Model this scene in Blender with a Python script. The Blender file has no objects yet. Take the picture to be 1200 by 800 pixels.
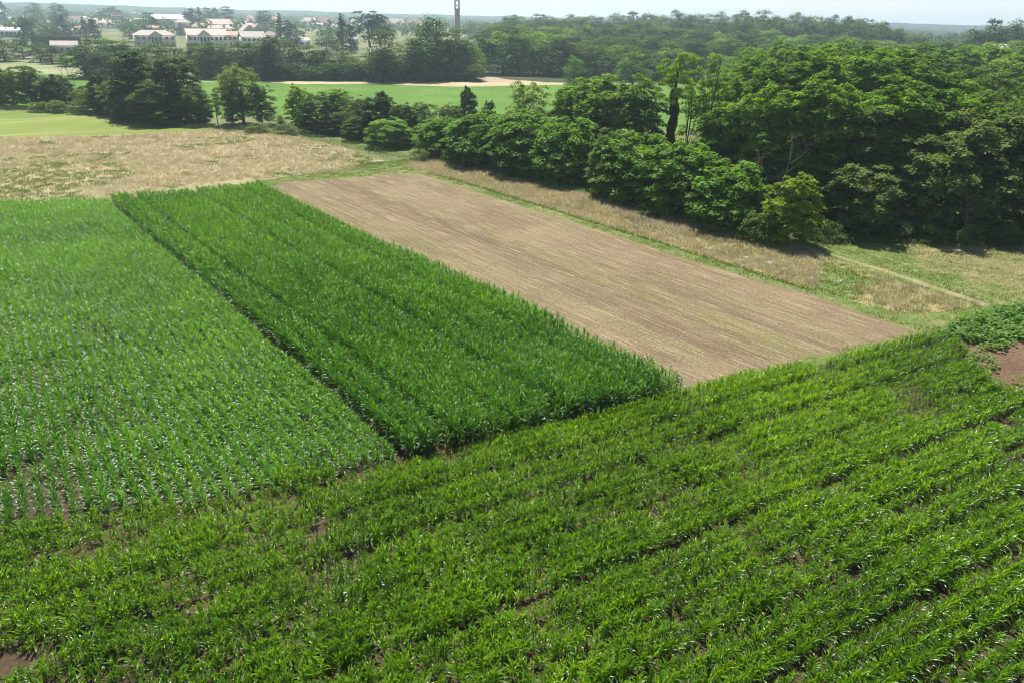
import bpy, bmesh, math, random
import numpy as np
from mathutils import Matrix, Vector
rnd = random.Random(7)
nr = np.random.default_rng(11)
S = bpy.context.scene
C = S.collection
R = math.radians

# ---------------------------------------------------------------- camera, sky, sun, exposure
H = 25.0; F = 832.0; PITCH = R(24.5); ROLL = R(1.3)
cP, sP, cR, sR = math.cos(PITCH), math.sin(PITCH), math.cos(ROLL), math.sin(ROLL)
cam_d = bpy.data.cameras.new("camera"); cam = bpy.data.objects.new("camera", cam_d); C.objects.link(cam)
right = Vector((cR, sR*sP, sR*cP)); up = Vector((-sR, cR*sP, cR*cP)); fw = Vector((0, cP, -sP))
m = Matrix((right, up, -fw)).transposed().to_4x4(); m.translation = (0, 0, H)
cam.matrix_world = m
cam_d.sensor_fit = 'HORIZONTAL'; cam_d.sensor_width = 36; cam_d.lens = F/1200*36
cam_d.clip_start = 0.5; cam_d.clip_end = 20000
S.camera = cam
SUN_AZ, SUN_EL = -14.0, 60.0
W = bpy.data.worlds.new("World"); S.world = W; W.use_nodes = True
nt = W.node_tree; bg = nt.nodes['Background']
sky = nt.nodes.new('ShaderNodeTexSky'); sky.sky_type = 'NISHITA'; sky.sun_disc = False
sky.sun_elevation = R(SUN_EL); sky.sun_rotation = R(SUN_AZ); sky.air_density = 1.0; sky.dust_density = 0.8; sky.ozone_density = 1.0
# thin bright summer veil low over the horizon, as high cloud and moist air give it
tc = nt.nodes.new('ShaderNodeTexCoord'); sx = nt.nodes.new('ShaderNodeSeparateXYZ'); nt.links.new(tc.outputs['Generated'], sx.inputs[0])
mr0 = nt.nodes.new('ShaderNodeMapRange'); mr0.inputs[1].default_value = 0.0; mr0.inputs[2].default_value = 0.22; mr0.inputs[3].default_value = 0.75; mr0.inputs[4].default_value = 0.0
nt.links.new(sx.outputs[2], mr0.inputs[0])
nz0 = nt.nodes.new('ShaderNodeTexNoise'); nz0.inputs['Scale'].default_value = 3; nz0.inputs['Detail'].default_value = 4
mp0 = nt.nodes.new('ShaderNodeMapping'); mp0.inputs['Scale'].default_value = (1, 1, 7); nt.links.new(tc.outputs['Generated'], mp0.inputs[0]); nt.links.new(mp0.outputs[0], nz0.inputs['Vector'])
ml0 = nt.nodes.new('ShaderNodeMath'); ml0.operation = 'MULTIPLY_ADD'; ml0.inputs[1].default_value = 0.3; nt.links.new(nz0.outputs[0], ml0.inputs[0]); ml0.inputs[2].default_value = 0.75
ml1 = nt.nodes.new('ShaderNodeMath'); ml1.operation = 'MULTIPLY'; ml1.use_clamp = True; nt.links.new(mr0.outputs[0], ml1.inputs[0]); nt.links.new(ml0.outputs[0], ml1.inputs[1])
mx0 = nt.nodes.new('ShaderNodeMix'); mx0.data_type = 'RGBA'; nt.links.new(ml1.outputs[0], mx0.inputs[0]); nt.links.new(sky.outputs[0], mx0.inputs[6]); mx0.inputs[7].default_value = (9.0, 9.8, 10.6, 1)
nt.links.new(mx0.outputs[2], bg.inputs[0]); bg.inputs[1].default_value = 0.065
sd = bpy.data.lights.new("sun", 'SUN'); sd.energy = 5.0; sd.angle = R(0.55); sd.color = (1.0, 0.95, 0.87)
so = bpy.data.objects.new("sun", sd); C.objects.link(so)
dirv = Vector((math.sin(R(SUN_AZ))*math.cos(R(SUN_EL)), math.cos(R(SUN_AZ))*math.cos(R(SUN_EL)), math.sin(R(SUN_EL))))
so.rotation_euler = dirv.to_track_quat('Z', 'Y').to_euler(); so.location = (0, 0, 200)
S.view_settings.view_transform = 'Standard'; S.view_settings.look = 'None'
S.view_settings.exposure = 0.92; S.view_settings.gamma = 1.0
S.cycles.max_bounces = 6; S.cycles.use_light_tree = True; S.cycles.diffuse_bounces = 3; S.cycles.glossy_bounces = 2; S.cycles.transmission_bounces = 4
S.cycles.volume_bounces = 2; S.cycles.transparent_max_bounces = 4; S.cycles.use_denoising = True; S.cycles.pixel_filter_type = 'BLACKMAN_HARRIS'; S.cycles.filter_width = 1.1
S.cycles.caustics_reflective = False; S.cycles.caustics_refractive = False

# ---------------------------------------------------------------- helpers
def ray(px, py):
    x = (px-600)/F; y = -(py-400)/F
    xr = cR*x - sR*y; yr = sR*x + cR*y
    return np.array([xr, cP + yr*sP, -sP + yr*cP])
def G(px, py, z=0.0):
    d = ray(px, py); t = (z-H)/d[2]
    return np.array([d[0]*t, d[1]*t])
def height_at(px, py, D):
    d = ray(px, py); return H + D*d[2]/math.hypot(d[0], d[1])
def to_px(x, y, z):
    v = np.array([x, y, z-H], dtype=float) if np.isscalar(x) else np.stack([x, y, np.full_like(x, z)-H], -1)
    a = v @ np.array(right); b = v @ np.array(up); c = v @ np.array(fw)
    c = np.maximum(c, 0.01)
    return 600+F*a/c, 400-F*b/c, c
def tag(o, label, cat=None, group=None, kind=None):
    o['label'] = label
    if cat: o['category'] = cat
    if group: o['group'] = group
    if kind: o['kind'] = kind
    return o
def mesh_np(name, v, f, mats=None, fm=None, attrs=None):
    """v (n,3), f (m,k) array with k=3/4 ; fast mesh."""
    me = bpy.data.meshes.new(name)
    v = np.asarray(v, dtype=np.float32); f = np.asarray(f, dtype=np.int32)
    me.vertices.add(len(v)); me.vertices.foreach_set('co', v.ravel())
    k = f.shape[1]
    me.loops.add(f.size); me.loops.foreach_set('vertex_index', f.ravel())
    me.polygons.add(len(f)); me.polygons.foreach_set('loop_start', np.arange(len(f), dtype=np.int32)*k)
    if fm is not None: me.polygons.foreach_set('material_index', np.asarray(fm, dtype=np.int32))
    for mm in (mats or []): me.materials.append(mm)
    for an, av in (attrs or {}).items():
        a = me.attributes.new(an, 'FLOAT', 'POINT'); a.data.foreach_set('value', np.asarray(av, dtype=np.float32))
    me.update(calc_edges=True)
    return me
def obj(name, me, parent=None):
    o = bpy.data.objects.new(name, me); C.objects.link(o)
    if parent: o.parent = parent
    return o
def empty(name, loc, rz=0):
    o = bpy.data.objects.new(name, None); C.objects.link(o); o.location = loc; o.rotation_euler = (0, 0, rz); o.empty_display_size = 0.5
    return o

# ---------------------------------------------------------------- materials
def newmat(name):
    mt = bpy.data.materials.new(name); mt.use_nodes = True
    t = mt.node_tree; t.nodes.clear()
    return mt, t, t.nodes, t.links
def N(ns, typ, **kw):
    n = ns.new(typ)
    for k, v in kw.items(): setattr(n, k, v)
    return n
def noise(ns, ls, vec, scale, detail=3, rough=0.55):
    n = N(ns, 'ShaderNodeTexNoise'); n.inputs['Scale'].default_value = scale; n.inputs['Detail'].default_value = detail; n.inputs['Roughness'].default_value = rough
    ls.new(vec, n.inputs['Vector']); return n.outputs['Fac']
def ramp(ns, ls, fac, stops):
    r = N(ns, 'ShaderNodeValToRGB'); e = r.color_ramp.elements
    while len(e) < len(stops): e.new(0.5)
    for el, (p, c) in zip(e, stops):
        el.position = p; el.color = (*c, 1) if len(c) == 3 else c
    ls.new(fac, r.inputs[0]); return r.outputs[0]
def mixc(ns, ls, fac, a, b, mode='MIX'):
    m_ = N(ns, 'ShaderNodeMix', data_type='RGBA', blend_type=mode)
    if isinstance(fac, (int, float)): m_.inputs[0].default_value = fac
    else: ls.new(fac, m_.inputs[0])
    for s, i in ((a, 6), (b, 7)):
        if isinstance(s, tuple): m_.inputs[i].default_value = (*s, 1)
        else: ls.new(s, m_.inputs[i])
    return m_.outputs[2]
def N_mul(ns, ls, s, k):
    n = N(ns, 'ShaderNodeMath', operation='MULTIPLY'); ls.new(s, n.inputs[0]); n.inputs[1].default_value = k; return n.outputs[0]
def leaf_mat(name, c1, c2, c3=None, transl=0.35, gloss=0.12, rough=0.4, big=0.05, tmul=(1.25, 1.35, 0.5)):
    """leaf: diffuse + translucent + coat; colour varies by world noise, by instance and by the 'tone' attribute"""
    mt, t, ns, ls = newmat(name)
    geo = N(ns, 'ShaderNodeNewGeometry'); oi = N(ns, 'ShaderNodeObjectInfo'); at = N(ns, 'ShaderNodeAttribute', attribute_name='tone')
    f1 = noise(ns, ls, geo.outputs['Position'], big, 3)
    ad = N(ns, 'ShaderNodeMath', operation='MULTIPLY_ADD'); ls.new(oi.outputs['Random'], ad.inputs[0]); ad.inputs[1].default_value = 0.3; ls.new(N_mul(ns, ls, f1, 0.6), ad.inputs[2])
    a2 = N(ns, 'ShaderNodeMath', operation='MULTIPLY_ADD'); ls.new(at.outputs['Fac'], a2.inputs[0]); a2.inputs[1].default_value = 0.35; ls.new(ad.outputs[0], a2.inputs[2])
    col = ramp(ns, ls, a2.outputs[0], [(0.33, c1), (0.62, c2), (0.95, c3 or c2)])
    d = N(ns, 'ShaderNodeBsdfDiffuse'); ls.new(col, d.inputs[0])
    tr = N(ns, 'ShaderNodeBsdfTranslucent'); ls.new(mixc(ns, ls, 1.0, col, tmul, 'MULTIPLY'), tr.inputs[0])
    mx = N(ns, 'ShaderNodeMixShader'); mx.inputs[0].default_value = transl; ls.new(d.outputs[0], mx.inputs[1]); ls.new(tr.outputs[0], mx.inputs[2])
    g = N(ns, 'ShaderNodeBsdfGlossy'); g.inputs['Roughness'].default_value = rough; g.inputs[0].default_value = (0.9, 0.95, 1, 1)
    m2 = N(ns, 'ShaderNodeMixShader'); m2.inputs[0].default_value = gloss*0.35; ls.new(mx.outputs[0], m2.inputs[1]); ls.new(g.outputs[0], m2.inputs[2])
    o = N(ns, 'ShaderNodeOutputMaterial'); ls.new(m2.outputs[0], o.inputs[0])
    return mt
def ground_mat(name, stops, scale=0.08, stops2=None, scale2=0.6, mix2=0.4, fine=4.0, fine_amt=0.35, bump=0.05, streak=None):
    """soil or turf. streak=(azimuth, across scale, along scale, amount, colour)"""
    mt, t, ns, ls = newmat(name)
    geo = N(ns, 'ShaderNodeNewGeometry'); P = geo.outputs['Position']
    col = ramp(ns, ls, noise(ns, ls, P, scale, 5, 0.6), stops)
    if stops2:
        col = mixc(ns, ls, mix2, col, ramp(ns, ls, noise(ns, ls, P, scale2, 5, 0.65), stops2))
    for st in (streak or []):
        az, sa, sl, amt, c, lo, hi = st
        vr = N(ns, 'ShaderNodeVectorRotate', rotation_type='Z_AXIS'); ls.new(P, vr.inputs['Vector']); vr.inputs['Angle'].default_value = R(az)
        mp = N(ns, 'ShaderNodeMapping'); ls.new(vr.outputs[0], mp.inputs[0]); mp.inputs['Scale'].default_value = (sa, sl, 1)
        nf = noise(ns, ls, mp.outputs[0], 1.0, 3, 0.6)
        mr = N(ns, 'ShaderNodeMapRange'); ls.new(nf, mr.inputs[0]); mr.inputs[1].default_value = lo; mr.inputs[2].default_value = hi; mr.inputs[4].default_value = amt
        col = mixc(ns, ls, mr.outputs[0], col, c)
    fn = noise(ns, ls, P, fine, 6, 0.75)
    mr = N(ns, 'ShaderNodeMapRange'); ls.new(fn, mr.inputs[0]); mr.inputs[1].default_value = 0.3; mr.inputs[2].default_value = 0.7
    mr.inputs[3].default_value = 1-fine_amt; mr.inputs[4].default_value = 1+fine_amt
    vm = N(ns, 'ShaderNodeVectorMath', operation='SCALE'); ls.new(col, vm.inputs[0]); ls.new(mr.outputs[0], vm.inputs['Scale'])
    b = N(ns, 'ShaderNodeBsdfPrincipled'); ls.new(vm.outputs[0], b.inputs['Base Color']); b.inputs['Roughness'].default_value = 0.95; b.inputs['Specular IOR Level'].default_value = 0.1
    if bump:
        bp = N(ns, 'ShaderNodeBump'); bp.inputs['Distance'].default_value = bump; bp.inputs['Strength'].default_value = 1; ls.new(fn, bp.inputs['Height']); ls.new(bp.outputs[0], b.inputs['Normal'])
    o = N(ns, 'ShaderNodeOutputMaterial'); ls.new(b.outputs[0], o.inputs[0])
    return mt
def plain(name, c, rough=0.8, var=0.25, scale=1.5, metal=0):
    mt, t, ns, ls = newmat(name)
    geo = N(ns, 'ShaderNodeNewGeometry')
    f = noise(ns, ls, geo.outputs['Position'], scale, 5, 0.7)
    col = ramp(ns, ls, f, [(0.3, tuple(x*(1-var) for x in c)), (0.7, tuple(min(x*(1+var), 0.95) for x in c))])
    b = N(ns, 'ShaderNodeBsdfPrincipled'); ls.new(col, b.inputs['Base Color']); b.inputs['Roughness'].default_value = rough; b.inputs['Metallic'].default_value = metal
    o = N(ns, 'ShaderNodeOutputMaterial'); ls.new(b.outputs[0], o.inputs[0])
    return mt

M = {}
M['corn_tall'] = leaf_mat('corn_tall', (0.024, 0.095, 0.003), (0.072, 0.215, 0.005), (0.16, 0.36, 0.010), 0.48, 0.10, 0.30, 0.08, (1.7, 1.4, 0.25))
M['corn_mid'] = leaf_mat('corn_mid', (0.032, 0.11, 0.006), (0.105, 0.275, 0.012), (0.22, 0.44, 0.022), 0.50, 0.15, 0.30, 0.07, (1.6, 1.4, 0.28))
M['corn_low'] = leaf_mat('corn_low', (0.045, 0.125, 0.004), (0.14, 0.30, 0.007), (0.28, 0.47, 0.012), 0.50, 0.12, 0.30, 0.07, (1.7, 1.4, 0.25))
M['bark'] = plain('bark', (0.075, 0.058, 0.042), 0.9, 0.4, 3)
M['bark_pale'] = plain('bark_pale', (0.12, 0.105, 0.085), 0.9, 0.3, 3)
def tree_m(n, a, b, c=None, tr=0.3, gl=0.02, big=0.09): M[n] = leaf_mat(n, a, b, c, tr+.08, gl, 0.55, big, (1.5, 1.45, 0.45))
tree_m('robinia', (0.07, 0.15, 0.012), (0.15, 0.27, 0.024), (0.25, 0.37, 0.045), 0.42)
tree_m('walnut', (0.07, 0.16, 0.010), (0.15, 0.29, 0.018), (0.24, 0.40, 0.034), 0.42, 0.03)
tree_m('oak', (0.048, 0.095, 0.012), (0.09, 0.155, 0.024), (0.145, 0.215, 0.04), 0.32)
tree_m('dark', (0.026, 0.054, 0.012), (0.055, 0.096, 0.02), (0.09, 0.14, 0.03), 0.25)
tree_m('willow', (0.11, 0.17, 0.04), (0.17, 0.24, 0.06), (0.24, 0.31, 0.09), 0.4)
tree_m('olive', (0.08, 0.13, 0.03), (0.14, 0.20, 0.05), (0.20, 0.26, 0.08), 0.3)
tree_m('lime', (0.13, 0.22, 0.015), (0.24, 0.35, 0.03), (0.34, 0.44, 0.05), 0.42)
tree_m('conifer', (0.014, 0.032, 0.018), (0.026, 0.05, 0.026), (0.036, 0.062, 0.03), 0.1)
tree_m('ivy', (0.018, 0.036, 0.012), (0.03, 0.055, 0.016), (0.04, 0.07, 0.02), 0.2)
tree_m('farwood', (0.03, 0.065, 0.018), (0.06, 0.105, 0.028), (0.10, 0.15, 0.04), 0.2, 0.01, 0.012)
tree_m('weed', (0.06, 0.15, 0.015), (0.11, 0.24, 0.022), (0.19, 0.34, 0.05), 0.4, 0.05)
M['dry_blade'] = leaf_mat('dry_blade', (0.32, 0.29, 0.16), (0.46, 0.41, 0.27), (0.60, 0.54, 0.40), 0.5, 0.03, 0.6, 0.12, (1.15, 1.1, 1.0))
M['green_blade'] = leaf_mat('green_blade', (0.12, 0.175, 0.045), (0.185, 0.235, 0.065), (0.29, 0.30, 0.11), 0.4, 0.03, 0.6, 0.12, (1.1, 1.15, 0.7))
M['straw'] = leaf_mat('straw', (0.3, 0.22, 0.13), (0.42, 0.32, 0.2), (0.52, 0.42, 0.28), 0.2, 0.03, 0.6, 0.2, (1, 1, 0.9))

A_ROW = -39.6      # azimuth of the long rows
A_HEAD = 64.4      # azimuth of the headland rows
# ---------------------------------------------------------------- setting: ground sheets
M['ground'] = ground_mat('ground', [(0.35, (0.075, 0.112, 0.034)), (0.5, (0.128, 0.143, 0.056)), (0.65, (0.195, 0.180, 0.090))], 0.012, None, 0.2, 0, 1.2, 0.25, 0.02)
M['soil'] = ground_mat('soil', [(0.35, (0.075, 0.052, 0.034)), (0.65, (0.13, 0.092, 0.06))], 0.12, None, 0, 0, 3.5, 0.55, 0.25)  # base colour lowered: shade between the corn rows is painted into the soil
M['bare'] = ground_mat('bare', [(0.35, (0.14, 0.088, 0.052)), (0.65, (0.205, 0.135, 0.085))], 0.15, None, 0, 0, 3.5, 0.55, 0.3,
                       [(A_ROW-90+12, 2.2, 0.1, 0.6, (0.135, 0.086, 0.056), 0.5, 0.62)])
M['lawn'] = ground_mat('lawn', [(0.35, (0.115, 0.165, 0.03)), (0.65, (0.175, 0.205, 0.05))], 0.03, None, 0, 0, 1.5, 0.15, 0.02,
                       [(50, 0.35, 0.02, 0.5, (0.288, 0.320, 0.120), 0.5, 0.68)])
M['dryfield'] = ground_mat('dryfield', [(0.33, (0.162, 0.170, 0.068)), (0.45, (0.230, 0.200, 0.102)), (0.55, (0.306, 0.238, 0.145)), (0.68, (0.391, 0.315, 0.212))], 0.045,
                           [(0.4, (0.170, 0.178, 0.068)), (0.6, (0.374, 0.306, 0.204))], 0.3, 0.45, 2.0, 0.25, 0.04)
M['drystrip'] = ground_mat('drystrip', [(0.35, (0.145, 0.162, 0.051)), (0.5, (0.255, 0.212, 0.102)), (0.65, (0.323, 0.255, 0.136))], 0.12,
                           [(0.4, (0.136, 0.170, 0.047)), (0.6, (0.315, 0.246, 0.136))], 0.5, 0.4, 3.0, 0.3, 0.05)
M['turf'] = ground_mat('turf', [(0.35, (0.08, 0.125, 0.03)), (0.5, (0.115, 0.16, 0.04)), (0.66, (0.19, 0.19, 0.08))], 0.08,
                       [(0.4, (0.08, 0.125, 0.03)), (0.62, (0.2, 0.195, 0.085))], 0.5, 0.4, 3.0, 0.3, 0.04)
M['olivepatch'] = ground_mat('olivepatch', [(0.35, (0.11, 0.14, 0.04)), (0.5, (0.17, 0.17, 0.065)), (0.66, (0.25, 0.21, 0.10))], 0.15,
                       [(0.4, (0.11, 0.14, 0.04)), (0.62, (0.25, 0.21, 0.11))], 0.5, 0.4, 3.0, 0.3, 0.04)
M['stubble'] = ground_mat('stubble', [(0.35, (0.149, 0.114, 0.064)), (0.5, (0.180, 0.138, 0.081)), (0.65, (0.211, 0.164, 0.098))], 0.09, None, 0, 0, 4.5, 0.55, 0.08,
                          [(A_ROW, 0.16, 0.008, 0.65, (0.140, 0.137, 0.053), 0.45, 0.64), (A_ROW, 0.24, 0.008, 0.7, (0.122, 0.085, 0.057), 0.49, 0.60), (A_ROW, 1.7, 0.04, 0.5, (0.104, 0.077, 0.046), 0.50, 0.64), (A_ROW, 4.2, 0.2, 0.7, (0.288, 0.241, 0.147), 0.50, 0.65)])
M['midfield'] = ground_mat('midfield', [(0.35, (0.065, 0.14, 0.018)), (0.65, (0.10, 0.185, 0.028))], 0.05, None, 0, 0, 0.8, 0.35, 0.1)
M['tanfield'] = ground_mat('tanfield', [(0.35, (0.288, 0.248, 0.136)), (0.65, (0.368, 0.320, 0.192))], 0.03, None, 0, 0, 1.0, 0.15, 0.02)
M['pinkfield'] = ground_mat('pinkfield', [(0.35, (0.288, 0.216, 0.152)), (0.65, (0.352, 0.280, 0.200))], 0.03, None, 0, 0, 1.0, 0.15, 0.02)
M['palefield'] = ground_mat('palefield', [(0.35, (0.150, 0.195, 0.075)), (0.65, (0.255, 0.255, 0.143))], 0.03, None, 0, 0, 1.0, 0.15, 0.02)
M['path'] = ground_mat('path', [(0.35, (0.17, 0.16, 0.075)), (0.65, (0.25, 0.21, 0.12))], 0.5, None, 0, 0, 3, 0.2, 0.03)
M['asphalt'] = plain('asphalt', (0.08, 0.08, 0.08), 0.9, 0.15, 0.3)

def jitter_poly(P, step, amp):
    P = [np.array(p, float) for p in P]; out = []
    for i in range(len(P)):
        a, b = P[i], P[(i+1) % len(P)]; L = np.linalg.norm(b-a); n = max(1, min(int(L/step), 160))
        nrm = np.array([-(b-a)[1], (b-a)[0]])/max(L, 1e-6)
        for k in range(n):
            j = (nr.normal()*amp) if 0 < k else 0
            out.append(a + (b-a)*k/n + nrm*j)
    return out
def sheet(name, P, z, mat, label, step=1.2, amp=0.18, ht=0.0):
    bm = bmesh.new()
    vs = [bm.verts.new((p[0], p[1], z)) for p in jitter_poly(P, step, amp)]
    es = [bm.edges.new((vs[i], vs[(i+1) % len(vs)])) for i in range(len(vs))]
    bmesh.ops.triangle_fill(bm, edges=es, use_beauty=True)
    bmesh.ops.recalc_face_normals(bm, faces=bm.faces)
    if bm.faces and sum(f.normal.z for f in bm.faces) < 0: bmesh.ops.reverse_faces(bm, faces=bm.faces)
    me = bpy.data.meshes.new(name); bm.to_mesh(me); bm.free(); me.materials.append(M[mat])
    o = obj(name, me); tag(o, label, kind='structure'); return o
def PX(*pts): return [G(*p) for p in pts]
u_row = np.array([math.sin(R(A_ROW)), math.cos(R(A_ROW))]); v_row = np.array([u_row[1], -u_row[0]])      # v to the right
u_head = np.array([math.sin(R(A_HEAD)), math.cos(R(A_HEAD))]); v_head = np.array([u_head[1], -u_head[0]])  # towards camera

g_ = 4700
bm = bmesh.new(); bmesh.ops.create_grid(bm, x_segments=8, y_segments=8, size=g_)
me = bpy.data.meshes.new('ground'); bm.to_mesh(me); bm.free(); me.materials.append(M['ground'])
tag(obj('ground', me), 'flat farmland reaching from the drone to the horizon', kind='structure')

TFL = G(480, 540); TFR = G(805, 464); TBL = G(130, 242); TBR = G(305, 228)
SBR = G(490, 203); SFR = G(1075, 388); SFL = G(850, 442); SBL = G(330, 214)
# big soil under the corn: everything south of the back line and the grass line
soilP = [np.array([-110., 98.]), G(-120, 250), G(0, 246), TBL+u_row*.8, TBR+u_row*.5, TFR+v_row*0.5, SFL+v_head*0.6, G(960, 428), G(1100, 392), G(1118, 378), G(1260, 352), np.array([90., 55.]), np.array([90., -20.]), np.array([-110., -20.])]
sheet('soil_field', soilP, 0.004, 'soil', 'brown field soil under the corn', 1.0, 0.12)
sheet('bare_soil', PX((1110, 402), (1160, 396), (1300, 380), (1330, 470), (1230, 480), (1190, 470), (1160, 455), (1135, 430)), 0.008, 'bare', 'bare reddish brown tilled soil at the edge of the corn', 0.5, 0.2)
sheet('lawn', [*PX((0, 130), (110, 133), (180, 142), (250, 151), (225, 155), (120, 160), (0, 162)), G(-300, 172), G(-300, 128)], 0.004, 'lawn', 'bright freshly mown green meadow', 2, 0.25)
sheet('dry_meadow', [*PX((-300, 171), (0, 161), (120, 159), (225, 154), (262, 151), (345, 160), (405, 174), (452, 190), (478, 196), (435, 200), (330, 210), (300, 211)), TBR+u_row*1.5, TBL+u_row*1.5, *PX((0, 242), (-300, 270))], 0.006, 'dryfield', 'tall dry straw coloured meadow with green patches', 1.5, 0.3)
sheet('turf_strip', [SBL+v_row*-3, G(300, 214), G(420, 192), G(485, 185), *PX((700, 240), (940, 286), (1290, 282), (1290, 352), (1118, 378), (1100, 392), (960, 428)), SFL+v_head*.8, TFR, TBR+u_row], 0.008, 'turf', 'green grass margin around the stubble field', 1.0, 0.2)
sheet('stubble_field', [SBL, SBR, *PX((600, 238), (700, 269), (825, 310), (950, 346)), SFR, SFL, TFR+np.array([0.3, 1.5]), TBR+v_row*.8], 0.012, 'stubble', 'harvested stubble field with pale and green lines', 0.8, 0.16)
sheet('dry_strip', PX((478, 182), (560, 194), (700, 232), (800, 258), (935, 286), (1010, 318), (1150, 358), (1085, 368), (1050, 365), (955, 342), (880, 318), (800, 293), (700, 262), (600, 231), (540, 213), (500, 203), (480, 196)), 0.013, 'drystrip', 'strip of tall dry grass between stubble and hedge', 0.8, 0.2)
sheet('strip_gap', PX((950, 300), (985, 312), (1015, 322), (1030, 330), (1005, 345), (985, 352), (952, 340), (958, 320)), 0.017, 'turf', 'mown green gap across the dry grass strip', 0.5, 0.6)
sheet('dry_patch', PX((1060, 285), (1290, 290), (1290, 345), (1150, 335), (1080, 315)), 0.013, 'olivepatch', 'yellowing patch of grass at the wood edge', 0.8, 0.8)
tr_a, tr_b = G(945, 287), G(1158, 360)
sheet('farm_track', [*PX((943, 289), (1040, 317), (1160, 357), (1154, 359.5), (1037, 319), (952, 292.5))], 0.018, 'path', 'narrow worn track through the grass', 0.6, 0.07)
# far fields
sheet('green_field', PX((150, 100), (330, 92), (480, 94), (640, 99), (760, 102), (850, 100), (1000, 105), (900, 150), (620, 155), (330, 140), (250, 135)), 0.01, 'midfield', 'distant bright green crop field behind the hedge', 5, 0.5)
sheet('tan_field', PX((300, 96), (420, 94), (500, 91), (640, 93), (760, 98), (640, 100), (540, 102), (480, 100.5), (420, 98.5), (340, 99)), 0.03, 'tanfield', 'pale mown strip along the far wood', 5, 0.5)
sheet('fallow_field', PX((500, 93), (545, 88), (620, 88), (640, 91), (600, 97), (560, 97.5)), 0.05, 'pinkfield', 'pinkish brown fallow field in front of the far wood', 5, 0.5)
sheet('pale_field', PX((-60, 74), (40, 71), (100, 77), (240, 84), (300, 90), (240, 97), (150, 92), (0, 84), (-60, 84)), 0.02, 'palefield', 'pale rough grassland before the village', 5, 1)
sheet('village_green', PX((-100, 84), (0, 83), (150, 91), (330, 96), (330, 103), (150, 128), (-100, 128)), 0.015, 'midfield', 'green crop field behind the left hedge', 4, 0.6)
sheet('village_lawn', PX((196, 56), (222, 56), (224, 61), (196, 62)), 0.03, 'lawn', 'small lawn in the village', 4, 0.5)
sheet('village_road', PX((-40, 44), (60, 46), (160, 55), (330, 60), (450, 71), (450, 73), (330, 62), (160, 57), (60, 48), (-40, 46)), 0.04, 'asphalt', 'village street behind the fields', 8, 0)

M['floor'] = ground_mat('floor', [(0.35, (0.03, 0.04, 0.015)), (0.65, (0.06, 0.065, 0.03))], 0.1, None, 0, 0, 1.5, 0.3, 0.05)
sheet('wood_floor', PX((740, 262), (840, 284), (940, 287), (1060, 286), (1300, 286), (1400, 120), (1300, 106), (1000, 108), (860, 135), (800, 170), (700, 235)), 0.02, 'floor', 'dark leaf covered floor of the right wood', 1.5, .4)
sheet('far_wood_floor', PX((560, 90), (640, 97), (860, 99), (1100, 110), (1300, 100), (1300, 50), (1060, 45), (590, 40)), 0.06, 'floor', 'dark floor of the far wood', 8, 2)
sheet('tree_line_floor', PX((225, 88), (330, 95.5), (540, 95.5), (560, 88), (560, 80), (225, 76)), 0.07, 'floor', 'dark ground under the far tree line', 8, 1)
# distant hills
def hills(name, D, hmax, seed, label):
    n = 240; rs = np.random.default_rng(seed); ph = rs.uniform(0, 6.28, 8)
    az = np.linspace(R(-55), R(55), n); h = sum(np.sin(az*k*4.0+ph[i])/(i+1.5) for i, k in enumerate((1, 2.3, 3.7, 6, 11, 17, 31, 53)))
    h = hmax*(0.8+0.13*h); rows = []
    for k, (dd, hf) in enumerate(((0, 0), (250, 0.55), (600, 0.9), (900, 1.0), (1300, 0.7), (1800, 0.0))):
        rows.append(np.stack([np.sin(az)*(D+dd), np.cos(az)*(D+dd), h*hf - 0.5], -1))
    v = np.concatenate(rows); f = []
    for r_ in range(5):
        i = np.arange(n-1); f.append(np.stack([r_*n+i, r_*n+i+1, (r_+1)*n+i+1, (r_+1)*n+i], -1))
    o = obj(name, mesh_np(name, v, np.concatenate(f), [M['farwood']])); tag(o, label, kind='structure')
    for p in o.data.polygons: p.use_smooth = True
    return v
hills('hills', 2700, 43, 5, 'low wooded hills along the horizon')

# ---------------------------------------------------------------- haze
hz, t_, ns_, ls_ = newmat('haze')
pv = N(ns_, 'ShaderNodeVolumePrincipled'); pv.inputs['Color'].default_value = (0.70, 0.86, 1.0, 1); pv.inputs['Density'].default_value = 0.00024; pv.inputs['Anisotropy'].default_value = 0.55
om = N(ns_, 'ShaderNodeOutputMaterial'); ls_.new(pv.outputs[0], om.inputs['Volume'])
bm = bmesh.new(); bmesh.ops.create_cube(bm, size=1)
bmesh.ops.scale(bm, vec=(9600, 9600, 76), verts=bm.verts); bmesh.ops.translate(bm, vec=(0, 0, 76/2-1.5), verts=bm.verts)
me = bpy.data.meshes.new('haze'); bm.to_mesh(me); bm.free(); me.materials.append(hz)
tag(obj('haze', me), 'thin pale summer haze over the plain', kind='stuff')

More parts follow.
